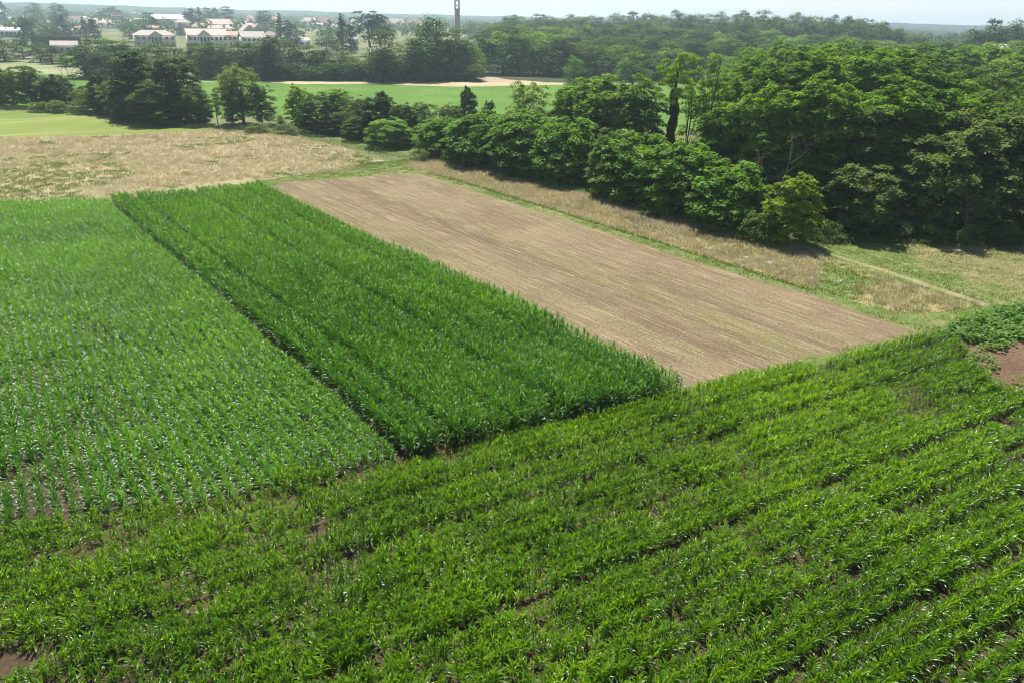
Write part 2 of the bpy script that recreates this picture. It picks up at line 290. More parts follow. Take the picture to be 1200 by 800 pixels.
# ---------------------------------------------------------------- corn
def corn_mesh(name, mat, h, nl, ll, lw, seed, up_=1.0, droop=1.0):
    r = np.random.default_rng(seed); V = []; Fq = []; T = []
    base_ang = r.uniform(0, 6.28)
    def add(vv, ff, tone):
        o = len(T); V.append(vv); Fq.append(np.array(ff)+o); T.extend([tone]*len(vv))
    # stalk
    ring = []
    for z, w in ((0, .016), (h*.5, .013), (h*.86, .005)):
        for a in range(4): ring.append((w*math.cos(a*1.57), w*math.sin(a*1.57), z))
    ff = [(k*4+a, k*4+(a+1) % 4, (k+1)*4+(a+1) % 4, (k+1)*4+a) for k in range(2) for a in range(4)]
    add(np.array(ring), ff, 0.3)
    for i in range(nl):
        t = (i+0.6)/nl
        z0 = h*(0.06+0.76*t)
        L = ll*(0.6+0.75*math.sin(math.pi*min(t*0.9+0.12, 1)))*r.uniform(.82, 1.15)
        ang = base_ang+math.pi*i+r.normal()*0.42
        el = R(38+36*t*up_+r.normal()*7)     # start elevation
        dr = R(r.uniform(75, 125)*(1-0.62*t)*droop)
        n = 5; p = np.array([0., 0., z0]); ds = L/n; pts = [p.copy()]; els = [el]
        for k in range(n):
            e = el - dr*((k+0.5)/n)**1.4
            p = p+np.array([math.cos(ang)*math.cos(e), math.sin(ang)*math.cos(e), math.sin(e)])*ds
            pts.append(p.copy()); els.append(e)
        tw = r.normal()*0.5
        vv = []
        for k, q in enumerate(pts):
            s = k/n; w = lw*(0.55+0.75*s)*(1-s**2.2)*1.15*0.5 if k < n else 0.004
            a2 = tw*s
            side = np.array([-math.sin(ang), math.cos(ang), 0])*math.cos(a2)+np.array([0, 0, 1])*math.sin(a2)
            upv = np.array([-math.cos(ang)*math.sin(els[k]), -math.sin(ang)*math.sin(els[k]), math.cos(els[k])])
            vv += [q-side*w+upv*w*0.45, q, q+side*w+upv*w*0.45]
        ff = [(k*3+j, k*3+j+1, (k+1)*3+j+1, (k+1)*3+j) for k in range(n) for j in range(2)]
        add(np.array(vv), ff, float(np.clip(0.1+0.55*t+r.normal()*.12, 0, 1)))  # tone rises with height: paler young leaves, plus painted contrast of lit tops
    return mesh_np(name, np.concatenate(V), np.concatenate(Fq), [M[mat]], attrs={'tone': T})
tall_m = [corn_mesh('corn_tall_mesh', 'corn_tall', 2.25, 15, 0.72, 0.085, s) for s in range(6)]
mid_m = [corn_mesh('corn_mid_mesh', 'corn_mid', 1.3, 12, 0.62, 0.075, 20+s) for s in range(6)]
low_m = [corn_mesh('corn_low_mesh', 'corn_low', 0.9, 13, 0.47, 0.075, 40+s, 1.3, 0.75) for s in range(6)]

def vnoise(x, y, s, seed):
    """smooth value noise 0..1"""
    r = np.random.default_rng(seed); g = r.random((64, 64))
    X = x/s; Y = y/s; xi = np.floor(X).astype(int); yi = np.floor(Y).astype(int); fx = X-xi; fy = Y-yi
    fx = fx*fx*(3-2*fx); fy = fy*fy*(3-2*fy); a = lambda i, j: g[i % 64, j % 64]
    return (a(xi, yi)*(1-fx)+a(xi+1, yi)*fx)*(1-fy)+(a(xi, yi+1)*(1-fx)+a(xi+1, yi+1)*fx)*fy
def in_poly(x, y, P):
    P = np.array(P); c = np.zeros(len(x), bool); j = len(P)-1
    for i in range(len(P)):
        xi, yi = P[i]; xj, yj = P[j]
        q = ((yi > y) != (yj > y)) & (x < (xj-xi)*(y-yi)/(yj-yi+1e-12)+xi); c ^= q; j = i
    return c
def visible(x, y, mg=90, z=1.0):
    px, py, d = to_px(x, y, z); return (d > 1) & (px > -mg) & (px < 1200+mg) & (py < 800+mg)

def rows_from(origin, u, v, s0, s1, t0, t1, spacing, step):
    """rows along u; s across (v), t along"""
    k = np.arange(round((s1-s0)/spacing)); s = s0+(k+0.5)*spacing+nr.normal(0, 0.045, len(k))
    out = []
    for kk, si in zip(k, s):
        n = int((t1-t0)/step); t = t0+np.arange(n)*step+nr.uniform(-.05, .05, n)
        wob = 0.05*np.sin(t*0.13+kk*0.05)
        P = origin[None, :]+u[None, :]*t[:, None]+v[None, :]*(si+wob+nr.normal(0, .022, n))[:, None]
        out.append(P)
    return np.concatenate(out)
wd = np.linalg.norm((TFR-TFL)); w_perp = float(np.dot(TFR-TFL, v_row))
# tall block
tp = rows_from(TFL, u_row, v_row, 0, w_perp, -14, 95, 0.75, 0.19)
tallP = [TFL, TFR, TBR, TBL]
kx = in_poly(tp[:, 0], tp[:, 1], tallP); tp = tp[kx]
# left block: fanning rows
lp = []
left_w = 74.0
for k in range(int(left_w/0.75)):
    s = 0.9+k*0.75                      # perpendicular distance to the left of the tall edge
    az = A_ROW + min(s/34, 1.6)*6.5
    u = np.array([math.sin(R(az)), math.cos(R(az))])
    t = np.arange(-40, 110, 0.17)
    lp.append((TFL-v_row*s)[None, :]+u[None, :]*t[:, None]+nr.normal(0, .05, (len(t), 2)))
lp = np.concatenate(lp)
# headland line through TFL along u_head; left block lies behind it (north), low block in front
side = (lp-TFL[None, :]) @ v_head      # >0 towards camera
backline = [np.array([-110., 97.]), G(-120, 249), G(0, 245), TBL+u_row*0.5]
leftP = [TFL, TBL+u_row*0.5, G(0, 244), G(-150, 262), np.array([-110., 60.]), TFL-u_head*110]
bn = vnoise(lp[:, 0]+300, lp[:, 1]+300, 4.5, 71)*.6+vnoise(lp[:, 0]+300, lp[:, 1]+300, 1.5, 72)*.4
lp = lp[in_poly(lp[:, 0], lp[:, 1], leftP) & (side < 0.3-(bn > .5)*(bn-.5)*14)]
# low block
A_R2 = 61.3; u_r2 = np.array([math.sin(R(A_R2)), math.cos(R(A_R2))]); v_r2 = np.array([u_r2[1], -u_r2[0]])
hp = rows_from(TFL, u_r2, v_r2, -6, 48, -95, 95, 0.70, 0.15)
lowP = [TFL-u_head*110+v_head*.2, TFL+v_head*.2, TFR+v_head*.2, SFL+v_head*1.1, *PX((960, 430), (1085, 396), (1120, 404), (1140, 430), (1165, 458), (1200, 470), (1330, 480)), np.array([95., 20.]), np.array([95., -20.]), np.array([-110., -20.])]
bn = vnoise(hp[:, 0]+300, hp[:, 1]+300, 4.5, 71)*.6+vnoise(hp[:, 0]+300, hp[:, 1]+300, 1.5, 72)*.4
sh_ = (hp-TFL) @ v_head; ah_ = (hp-TFL) @ u_head
hp = hp[in_poly(hp[:, 0], hp[:, 1], lowP) | ((ah_ < -1.0) & (sh_ <= .3) & (sh_ > 0.3-(bn > .5)*(bn-.5)*18))]

bare = [(0, 782, .7), (42, 548, .4), (12, 566, .4), (1178, 500, .5), (1128, 470, .4)]
def thin(P, base_drop, sc, rough=0.25):
    x, y = P[:, 0], P[:, 1]
    keep = nr.random(len(P)) > base_drop
    n1 = vnoise(x+300, y+300, 3.5, 3); n2 = vnoise(x+300, y+300, 1.3, 4); n3 = vnoise(x+300, y+300, 14, 9)
    keep &= ~((n1*0.6+n2*0.4 < 0.10))
    scale = sc*(1-rough+rough*2*(0.5*n1+0.2*n2+0.3*n3))*nr.uniform(.88, 1.1, len(P))
    for (bx, by, r) in bare:
        c = G(bx, by); d = np.hypot(x-c[0], (y-c[1]))
        dn = d*(0.7+0.6*n2)
        keep &= nr.random(len(P)) < (dn/r-.6)*1.2; scale *= np.clip(0.5+0.3*(dn-r)/r, 0.5, 1)
    return P[keep], scale[keep]
tp_s = (1-0.12+0.24*vnoise(tp[:, 0]+300, tp[:, 1]+300, 8, 5))*nr.uniform(.92, 1.07, len(tp))
ac = (tp-TFL) @ v_row; al = (tp-TFL) @ u_row; kt = np.ones(len(tp), bool)
for (c0, c1, dr_, scl_) in ((9.6, 10.3, .45, .86), (2.2, 2.9, .4, .85), (15.6, 16.3, .25, .9), (5.9, 6.6, .15, .94), (12.9, 13.5, .15, .94)):
    q_ = (ac > c0) & (ac < c1); tp_s = np.where(q_, tp_s*scl_, tp_s); kt &= ~(q_ & (nr.random(len(tp)) < dr_))
edge_ = (ac < .9) | (ac > w_perp-.9) | (((tp-TFL) @ v_head) > -.9); tp_s = np.where(edge_, tp_s*nr.uniform(.82, 1.03, len(tp)), tp_s)
tp, tp_s = tp[kt], tp_s[kt]
lp, lp_s = thin(lp, 0.05, 0.9); lx_, ly_, _ = to_px(lp[:, 0], lp[:, 1], 0)
wk_ = np.clip(1.25-lx_/170, 0, 1)*np.clip((ly_-330)/120, 0, 1)*np.clip((0.62-vnoise(lp[:, 0]+300, lp[:, 1]+300, 2.5, 81))*3, 0, 1); tk_ = nr.random(len(lp)) > 0.32*wk_; lp, lp_s = lp[tk_], (lp_s*(1-.22*wk_))[tk_]
fs_ = np.clip(-((lp-TFL) @ v_head)/9, 0, 1); lp_s = lp_s*(0.82+0.18*fs_); hp, hp_s = thin(hp, 0.06, 1.0, 0.25); lx_, ly_, _ = to_px(hp[:, 0], hp[:, 1], 0)
wk_ = np.clip(1.3-lx_/480, 0, 1)*np.clip((0.6-vnoise(hp[:, 0]+300, hp[:, 1]+300, 1.8, 82))*3, 0, 1); tk_ = nr.random(len(hp)) > 0.28*wk_; hp, hp_s = hp[tk_], (hp_s*(1-.2*wk_))[tk_]
# wheel lines in the low corn: every 8th row gap is a little open
rowi = np.round(((hp-TFL) @ v_r2 + 6)/0.70-.5).astype(int)
wset = np.cumsum(np.random.default_rng(4).choice([3, 3, 4, 4, 5], 60)); mwheel = np.isin(rowi, wset); kk = ~(mwheel & (nr.random(len(hp)) < 0.05+0.6*vnoise(hp[:, 0]+300, hp[:, 1]+300, 7, 61))); hp, hp_s, mwheel = hp[kk], hp_s[kk], mwheel[kk]
hp_s = hp_s*np.where(mwheel, 0.78, 1.0)*np.where(vnoise(hp[:, 0]+300, hp[:, 1]+300, 2.2, 66) < 0.22, 0.75, 1.04)
vis = visible(tp[:, 0], tp[:, 1]); tp, tp_s = tp[vis], tp_s[vis]
vis = visible(lp[:, 0], lp[:, 1]); lp, lp_s = lp[vis], lp_s[vis]
vis = visible(hp[:, 0], hp[:, 1]); hp, hp_s = hp[vis], hp_s[vis]

def corn_individual(P, sc, meshes, label, group, hgt, n, frame_only=True, order=None):
    """turn the n plants of P that show largest into objects of their own; return the mask of those left"""
    px, py, d = to_px(P[:, 0], P[:, 1], 0.3)
    ok = (px > 6) & (px < 1194) & (py < 792)
    key = d/sc + np.where(ok, 0, 1e6) if order is None else order+np.where(ok, 0, 1e6)
    idx = np.argsort(key)[:n]
    res = []
    for q, i in enumerate(idx):
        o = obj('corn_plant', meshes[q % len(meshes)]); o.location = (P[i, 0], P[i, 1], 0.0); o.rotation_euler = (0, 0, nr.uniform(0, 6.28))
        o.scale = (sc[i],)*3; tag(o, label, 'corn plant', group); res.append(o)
    left = np.ones(len(P), bool); left[idx] = False
    return left, res
fl, low_o = corn_individual(hp, hp_s, low_m, 'short bright green corn plant in the nearest rows of the low crop', 'short corn plants in the nearest rows', .9, 195)
hp, hp_s = hp[fl], hp_s[fl]
fd = (tp-TFL[None, :]) @ v_head*-1.0   # distance behind the front edge
order = np.where(fd < 0.9, fd, 1e5)+np.hypot(tp[:, 0], tp[:, 1])*0.05
fl, tall_o = corn_individual(tp, tp_s, tall_m, 'tall dark green corn plant on the front edge of the tall block', 'tall corn plants along the shaded front edge', 2.2, 84, order=order)
tp, tp_s = tp[fl], tp_s[fl]
fl, mid_o = corn_individual(lp, lp_s, mid_m, 'pale green knee high corn plant where the long rows meet the headland rows', 'half grown corn plants at the end of the long rows', 1.3, 18)
lp, lp_s = lp[fl], lp_s[fl]

def scatter(name, P, sc, sources, label):
    me = bpy.data.meshes.new(name+'_points'); me.vertices.add(len(P))
    co = np.zeros((len(P), 3), np.float32); co[:, :2] = P; me.vertices.foreach_set('co', co.ravel())
    for an, typ, val in (('scl', 'FLOAT', sc), ('rz', 'FLOAT', nr.uniform(0, 6.283, len(P))), ('tx', 'FLOAT', nr.normal(0, .07, len(P))), ('ty', 'FLOAT', nr.normal(0, .07, len(P)))):
        a = me.attributes.new(an, typ, 'POINT'); a.data.foreach_set('value', np.asarray(val, np.float32))
    a = me.attributes.new('pick', 'INT', 'POINT'); a.data.foreach_set('value', nr.integers(0, len(sources), len(P)).astype(np.int32))
    o = obj(name, me); tag(o, label, kind='stuff')
    g = bpy.data.node_groups.new(name, 'GeometryNodeTree')
    g.interface.new_socket('Geometry', in_out='INPUT', socket_type='NodeSocketGeometry'); g.interface.new_socket('Geometry', in_out='OUTPUT', socket_type='NodeSocketGeometry')
    ns, ls = g.nodes, g.links; gi = ns.new('NodeGroupInput'); go = ns.new('NodeGroupOutput')
    jn = ns.new('GeometryNodeJoinGeometry'); srcs = []
    for s in sources:
        oi = ns.new('GeometryNodeObjectInfo'); oi.transform_space = 'ORIGINAL'; oi.inputs['Object'].default_value = s; oi.inputs['As Instance'].default_value = True
        ls.new(oi.outputs['Geometry'], jn.inputs[0])
    def att(n, t='FLOAT'):
        k = ns.new('GeometryNodeInputNamedAttribute'); k.data_type = t; k.inputs[0].default_value = n; return k.outputs[0]
    ip = ns.new('GeometryNodeInstanceOnPoints'); ls.new(gi.outputs[0], ip.inputs['Points']); ls.new(jn.outputs[0], ip.inputs['Instance'])
    ip.inputs['Pick Instance'].default_value = True; ls.new(att('pick', 'INT'), ip.inputs['Instance Index'])
    cx = ns.new('ShaderNodeCombineXYZ'); ls.new(att('tx'), cx.inputs[0]); ls.new(att('ty'), cx.inputs[1]); ls.new(att('rz'), cx.inputs[2])
    e2r = ns.new('FunctionNodeEulerToRotation'); ls.new(cx.outputs[0], e2r.inputs[0]); ls.new(e2r.outputs[0], ip.inputs['Rotation'])
    cs = ns.new('ShaderNodeCombineXYZ'); sa = att('scl')
    for i in range(3): ls.new(sa, cs.inputs[i])
    ls.new(cs.outputs[0], ip.inputs['Scale']); ls.new(ip.outputs[0], go.inputs[0])
    md = o.modifiers.new('scatter', 'NODES'); md.node_group = g
    return o
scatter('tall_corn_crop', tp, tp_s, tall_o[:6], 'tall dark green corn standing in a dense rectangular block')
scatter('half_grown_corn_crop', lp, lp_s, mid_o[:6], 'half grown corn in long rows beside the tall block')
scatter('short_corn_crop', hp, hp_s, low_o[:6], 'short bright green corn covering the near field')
print('CORN', len(tp), len(lp), len(hp))

# ---------------------------------------------------------------- grass and straw (one mesh each)
def blades(name, mat, P, hh, nb, spread, wdt, label, lean=0.35, tone=None, horiz=False):
    n = len(P); hh = np.broadcast_to(hh, n)
    Pb = np.repeat(P, nb, 0)+nr.normal(0, spread, (n*nb, 2)); h = np.repeat(hh, nb)*nr.uniform(.5, 1.15, n*nb)
    a = nr.uniform(0, 6.283, n*nb); ln = nr.uniform(0.1, 1, n*nb)*lean*h; b = nr.uniform(0, 6.283, n*nb)
    d = np.stack([np.cos(a), np.sin(a)], -1); w = np.stack([np.cos(b), np.sin(b)], -1)*(wdt*nr.uniform(.6, 1.3, n*nb))[:, None]
    z0 = np.zeros(n*nb)
    p0 = np.concatenate([Pb-w, z0[:, None]], 1); p1 = np.concatenate([Pb+w, z0[:, None]], 1)
    q = Pb+d*(ln*0.35)[:, None]; q0 = np.concatenate([q-w*.8, (h*.55)[:, None]], 1); q1 = np.concatenate([q+w*.8, (h*.55)[:, None]], 1)
    t = Pb+d*ln[:, None]; t0 = np.concatenate([t-w*.15, h[:, None]], 1); t1 = np.concatenate([t+w*.15, h[:, None]], 1)
    v = np.stack([p0, p1, q1, q0, t1, t0], 1).reshape(-1, 3)
    i = np.arange(n*nb)[:, None]*6
    f = np.concatenate([i+np.array([[0, 1, 2, 3]]), i+np.array([[3, 2, 4, 5]])])
    tn = np.repeat(nr.uniform(0, 1, n) if tone is None else tone, nb*6)
    o = obj(name, mesh_np(name, v, f, [M[mat]], attrs={'tone': tn})); tag(o, label, kind='stuff'); return o
def fill(P, dens, seed=0):
    P = np.array(P); lo, hi = P.min(0), P.max(0); n = int((hi[0]-lo[0])*(hi[1]-lo[1])*dens)
    q = nr.uniform(lo, hi, (n, 2)); q = q[in_poly(q[:, 0], q[:, 1], P)]
    return q[visible(q[:, 0], q[:, 1], 40)]
dm = fill(PX((-60, 164), (0, 162), (120, 160), (225, 155), (262, 152), (345, 161), (405, 175), (452, 191), (440, 198), (330, 209), (270, 212), (130, 233), (0, 241), (-60, 244)), 2.4)
nz = vnoise(dm[:, 0]+400, dm[:, 1]+400, 5, 21)*.6+vnoise(dm[:, 0]+400, dm[:, 1]+400, 1.8, 22)*.4
# green seams in the dry meadow
seam = np.abs(((dm-G(0, 188)) @ np.array([-(G(150, 180)-G(0, 188))[1], (G(150, 180)-G(0, 188))[0]]))/np.linalg.norm(G(150, 180)-G(0, 188)))
pxx, pyy, _ = to_px(dm[:, 0], dm[:, 1], 0)
greenish = (nz < 0.31) | ((seam < 1.6) & (pxx < 155)) | ((pyy > 200) & (pxx < 60+nz*60)) | ((pxx > 400+nz*40) & (pyy > 172))
blades('dry_grass', 'dry_blade', dm[~greenish], 0.3+0.4*nz[~greenish], 10, 0.25, 0.03, 'tall dry grass waving in the straw coloured meadow', 1.0, tone=nz[~greenish]*1.3-.2)
blades('meadow_grass', 'green_blade', dm[greenish], 0.25, 16, 0.33, 0.03, 'greener grass seams in the dry meadow', 0.4)
strP = PX((478, 182), (560, 194), (700, 232), (800, 258), (935, 286), (1010, 318), (1150, 358), (1085, 368), (1050, 365), (955, 342), (880, 318), (800, 293), (700, 262), (600, 231), (540, 213), (500, 203), (480, 196))
patP = PX((1060, 285), (1290, 290), (1290, 345), (1150, 335), (1080, 315))
ds = fill(strP, 7); dp = fill(patP, 6); dp = dp[nr.random(len(dp)) < .5]
blades('patch_grass', 'dry_blade', dp, 0.12+0.2*vnoise(dp[:, 0]+400, dp[:, 1]+400, 2.5, 33), 10, 0.25, 0.022, 'thin yellowing grass on the patch at the wood edge', 0.9, tone=vnoise(dp[:, 0]+400, dp[:, 1]+400, 2.0, 34)*.7-.2)
pxx, pyy, _ = to_px(ds[:, 0], ds[:, 1], 0); nz = vnoise(ds[:, 0]+400, ds[:, 1]+400, 2.5, 31)
gap = ((pxx > 940+nz*30) & (pxx < 990+nz*50) & (pyy > 318-40*nz))
blades('gap_grass', 'green_blade', ds[gap], 0.2, 10, .18, .022, 'green grass gap in the dry strip', .4)
low_ = (~gap) & (pxx > 1000) & (nr.random(len(ds)) < .5); blades('strip_green_grass', 'green_blade', ds[low_], 0.3, 10, .2, .022, 'green grass mixed into the lower end of the dry strip', .6); gap = gap | low_
blades('dry_strip_grass', 'dry_blade', ds[~gap], 0.3+0.35*nz[~gap], 12, 0.2, 0.022, 'tall dry grass strip beside the hedge', 0.9, tone=nz[~gap]*.8-.15)
tf = fill([SBL+v_row*-3, G(300, 214), G(420, 192), G(485, 186), *PX((700, 240), (940, 286), (1230, 284), (1230, 356), (1118, 378), (1095, 392), (960, 428)), SFL+v_head*.8, TFR, TBR+u_row], 6)
okk = ~in_poly(tf[:, 0], tf[:, 1], [SBL, SBR, *PX((600, 238), (700, 269), (825, 310), (950, 346)), SFR, SFL, TFR+np.array([0.3, 1.5]), TBR+v_row*.8]) & ~in_poly(tf[:, 0], tf[:, 1], strP) & ~(in_poly(tf[:, 0], tf[:, 1], patP) & (nr.random(len(tf)) < 0.4))
tf = tf[okk]; nz = vnoise(tf[:, 0]+400, tf[:, 1]+400, 3, 41)
okk = ~in_poly(tf[:, 0], tf[:, 1], PX((943, 289), (1040, 317), (1160, 357), (1152, 361), (1036, 320), (955, 294)))
tf, nz = tf[okk], nz[okk]
blades('margin_grass', 'green_blade', tf, 0.08+0.2*nz**2, 10, 0.2, 0.02, 'green grass along the field margins', 0.5, tone=nz*.7-.3)
# stubble straw along rows
stP = [SBL, SBR, *PX((600, 238), (700, 269), (825, 310), (950, 346)), SFR, SFL, TFR+np.array([0.3, 1.5]), TBR+v_row*.8]
sp_ = rows_from(TFR, u_row, v_row, 0.5, 26, -12, 95, 0.62, 0.3)
sp_ = sp_[in_poly(sp_[:, 0], sp_[:, 1], stP)]; nz = vnoise(sp_[:, 0]+400, sp_[:, 1]+400, 4, 51)
sp_ = sp_[nr.random(len(sp_)) < 0.35+0.6*nz]
blades('straw', 'straw', sp_, 0.13, 5, 0.10, 0.012, 'cut straw stalks left in lines on the stubble field', 1.6)

# ---------------------------------------------------------------- trees
def leaf_quads(c, n_, size, r, asp=0.6):
    n = len(c); t = r.normal(size=(n, 3)); nn = n_/np.linalg.norm(n_, axis=1, keepdims=True)
    t -= (t*nn).sum(1, keepdims=True)*nn; t /= np.linalg.norm(t, axis=1, keepdims=True); b = np.cross(nn, t)
    s = (size*r.uniform(.6, 1.35, n))[:, None]; t = t*s*.5; b = b*s*.5*asp
    v = np.stack([c-t, c+b*0.9-t*.1, c+t, c-b*0.9+t*.1], 1).reshape(-1, 3)
    return v, np.arange(n*4).reshape(-1, 4)
def tube(pts, rad, k=6):
    V = []; Fc = []
    pts = [np.array(p, float) for p in pts]
    for i, p in enumerate(pts):
        d = pts[min(i+1, len(pts)-1)]-pts[max(i-1, 0)]; d = d/np.linalg.norm(d)
        x = np.cross(d, [0.3, 1, 0.1]); x /= np.linalg.norm(x); y = np.cross(d, x)
        for a in range(k): V.append(p+(x*math.cos(a*2*math.pi/k)+y*math.sin(a*2*math.pi/k))*rad[i])
    for i in range(len(pts)-1):
        for a in range(k): Fc.append((i*k+a, i*k+(a+1) % k, (i+1)*k+(a+1) % k, (i+1)*k+a))
    return np.array(V), np.array(Fc)
def join(parts):
    V = []; Fc = []; o = 0
    for v, f in parts: V.append(v); Fc.append(f+o); o += len(v)
    return np.concatenate(V), np.concatenate(Fc)
# unit tree: height 1, crown radius 'cr' = 0.5 of width (scaled per instance); shape profile gives radius by height
SHAPES = {
 'round': lambda t: np.sqrt(np.clip(1-(2*t-1)**2, 0, 1))**0.8,
 'dome': lambda t: np.clip(1-t**3, 0, 1)**0.5*(0.8+0.2*np.minimum(t*4, 1)),
 'umbrella': lambda t: np.clip(1-t**3.2, 0, 1)**0.55*(0.62+0.38*t),
 'cone': lambda t: (1-t)**0.8*(0.85+0.15*np.minimum(t*6, 1))+0.03,
 'column': lambda t: np.clip(np.sin(np.pi*(0.08+0.9*t)), 0, 1)**0.6,
}
def make_tree(key, hgt, wid, t0, shape, mat, nclump, nleaf, leaf, seed, flat=0.6, csize=0.26, spray=0.5, trunk=0.02, bark='bark', limbs=8, asym=0.25, inner=0.25):
    r = np.random.default_rng(seed); prof = SHAPES[shape]
    cc = []
    phs = r.uniform(0, 6.28, 6)
    while len(cc) < nclump:
        t = r.random()*0.94; rr = prof(np.array(t))
        if r.random() > rr*0.95+0.04: continue
        a = r.uniform(0, 6.283)
        lob = 1+asym*(math.sin(2*a+phs[0]+t*2)+0.6*math.sin(3*a+phs[1]-t*5))*.6
        q = (r.random()**0.38 if r.random() > inner else r.random()**.7)
        rad = rr*lob*q*wid*.5*0.88
        cc.append((math.cos(a)*rad, math.sin(a)*rad, hgt*(t0+(1-t0)*t*(0.97+0.05*r.normal())), r.uniform(.65, 1.35), r.uniform(0, 1), t))
    cc = np.array(cc); per = max(6, nleaf//nclump)
    base = csize*wid*.5
    V = []; Nn = []; T = []
    for (x, y, z, s, tone, t) in cc:
        n = int(per*s); rad = base*s*(0.75 if t > .85 else 1)
        d = r.normal(size=(n, 3)); d /= np.linalg.norm(d, axis=1, keepdims=True); d[:, 2] = np.where(d[:, 2] < -0.2, -d[:, 2]*r.uniform(0.2, 1, n), d[:, 2])
        rr = rad*r.uniform(.35, 1, n)**.5
        lum = 1+0.35*np.sin(d[:, 0]*5+tone*9)*np.sin(d[:, 1]*5+tone*5)
        p = d*(rr*lum)[:, None]; p[:, 2] *= flat
        out = np.array([x, y, 0.0]); on = np.linalg.norm(out)+1e-6
        p[:, 2] -= (p[:, 0]*x+p[:, 1]*y)/on*0.35*spray      # sprays bend down outwards
        c = p+np.array([x, y, z])
        nn = d*0.7+np.array([0, 0, 0.8])+r.normal(size=(n, 3))*0.32
        V.append(c); Nn.append(nn); T.append(np.clip(tone*.7+r.normal(0, .12, n)+0.1, 0, 1))
    c = np.concatenate(V); c[:, 2] = np.maximum(c[:, 2], 0.08)
    v, f = leaf_quads(c, np.concatenate(Nn), leaf, r)
    T = np.repeat(np.concatenate(T), 4)
    crown = mesh_np(key+'_crown', v, f, [M[mat]], attrs={'tone': T})
    parts = []
    tr = hgt*trunk
    top = hgt*(t0+(1-t0)*(0.55 if shape not in ('cone', 'column') else .92)); w = r.normal(size=(4, 2))*hgt*0.012
    pts = [(0, 0, -0.1), (w[0][0], w[0][1], top*.3), (w[1][0], w[1][1], top*.6), (w[2][0], w[2][1], top)]
    parts.append(tube(pts, [tr*1.25, tr*.9, tr*.7, tr*.3], 7))
    sel = r.choice(len(cc), min(limbs, len(cc)), replace=False)
    for i in sel:
        e = cc[i, :3]; b0 = np.array([0, 0, min(max(e[2]*0.5, hgt*0.12), top*0.9)])
        md = (b0+e)/2+np.array([0, 0, -0.04*hgt])
        parts.append(tube([b0, md, e], [tr*.5, tr*.32, tr*.1], 4))
    v, f = join(parts)
    return dict(crown=crown, trunk=mesh_np(key+'_trunk', v, f, [M[bark]]), h=hgt, w=wid)
T = {}
def lib(key, n, **kw): T[key] = [make_tree(key, seed=100+17*i+sum(map(ord, key)), **kw) for i in range(n)]
# near species
lib('robinia', 4, hgt=15, wid=10, t0=.10, shape='umbrella', mat='robinia', nclump=330, nleaf=30000, leaf=.36, flat=.55, csize=.16, spray=.9, limbs=16, trunk=.014)
lib('walnut', 4, hgt=8, wid=10, t0=.02, shape='dome', mat='walnut', nclump=330, nleaf=30000, leaf=.36, flat=.5, csize=.145, spray=.9, limbs=8, inner=.12, asym=.2)
lib('oak', 3, hgt=17, wid=12, t0=.05, shape='dome', mat='oak', nclump=300, nleaf=28000, leaf=.40, flat=.6, csize=.165, limbs=12, trunk=.018)
lib('dark', 3, hgt=12, wid=9, t0=.03, shape='dome', mat='dark', nclump=260, nleaf=22000, leaf=.38, flat=.9, csize=.165, spray=.3)
lib('willow', 2, hgt=11, wid=8, t0=.18, shape='round', mat='willow', nclump=160, nleaf=13000, leaf=.30, flat=.8, csize=.2, limbs=12)
lib('olive', 3, hgt=9, wid=8, t0=.06, shape='round', mat='olive', nclump=220, nleaf=18000, leaf=.30, flat=.7, csize=.165, limbs=10)
lib('lime', 2, hgt=8, wid=6, t0=.04, shape='dome', mat='lime', nclump=180, nleaf=14000, leaf=.30, flat=.6, csize=.17)
lib('slim', 2, hgt=12, wid=4, t0=.35, shape='column', mat='robinia', nclump=40, nleaf=3000, leaf=.3, flat=.5, csize=.4, limbs=10, trunk=.01)
lib('bush', 3, hgt=2.2, wid=4, t0=.0, shape='dome', mat='oak', nclump=40, nleaf=2600, leaf=.22, flat=.7, csize=.3, limbs=4)
lib('palebush', 2, hgt=2.2, wid=4, t0=.0, shape='dome', mat='olive', nclump=40, nleaf=2600, leaf=.2, flat=.7, csize=.3, limbs=4)
# far species: fewer, larger leaves
lib('far_broad', 5, hgt=20, wid=13, t0=.0, shape='dome', mat='oak', nclump=60, nleaf=5500, leaf=.75, flat=.95, csize=.42, limbs=5, inner=.05, asym=.15)
lib('far_light', 3, hgt=18, wid=12, t0=.0, shape='dome', mat='robinia', nclump=60, nleaf=5000, leaf=.7, flat=.8, csize=.4, limbs=5, inner=.05, asym=.15)
lib('far_dark', 3, hgt=20, wid=12, t0=.04, shape='dome', mat='dark', nclump=55, nleaf=4000, leaf=.85, flat=.9, csize=.4, limbs=4, inner=.05, asym=.15)
lib('far_conifer', 3, hgt=20, wid=9, t0=.05, shape='cone', mat='conifer', nclump=70, nleaf=2400, leaf=.9, flat=.5, csize=.3, limbs=3, inner=.1, spray=1.2)
lib('far_pine', 2, hgt=22, wid=12, t0=.35, shape='round', mat='conifer', nclump=40, nleaf=2000, leaf=.9, flat=.6, csize=.35, limbs=6)

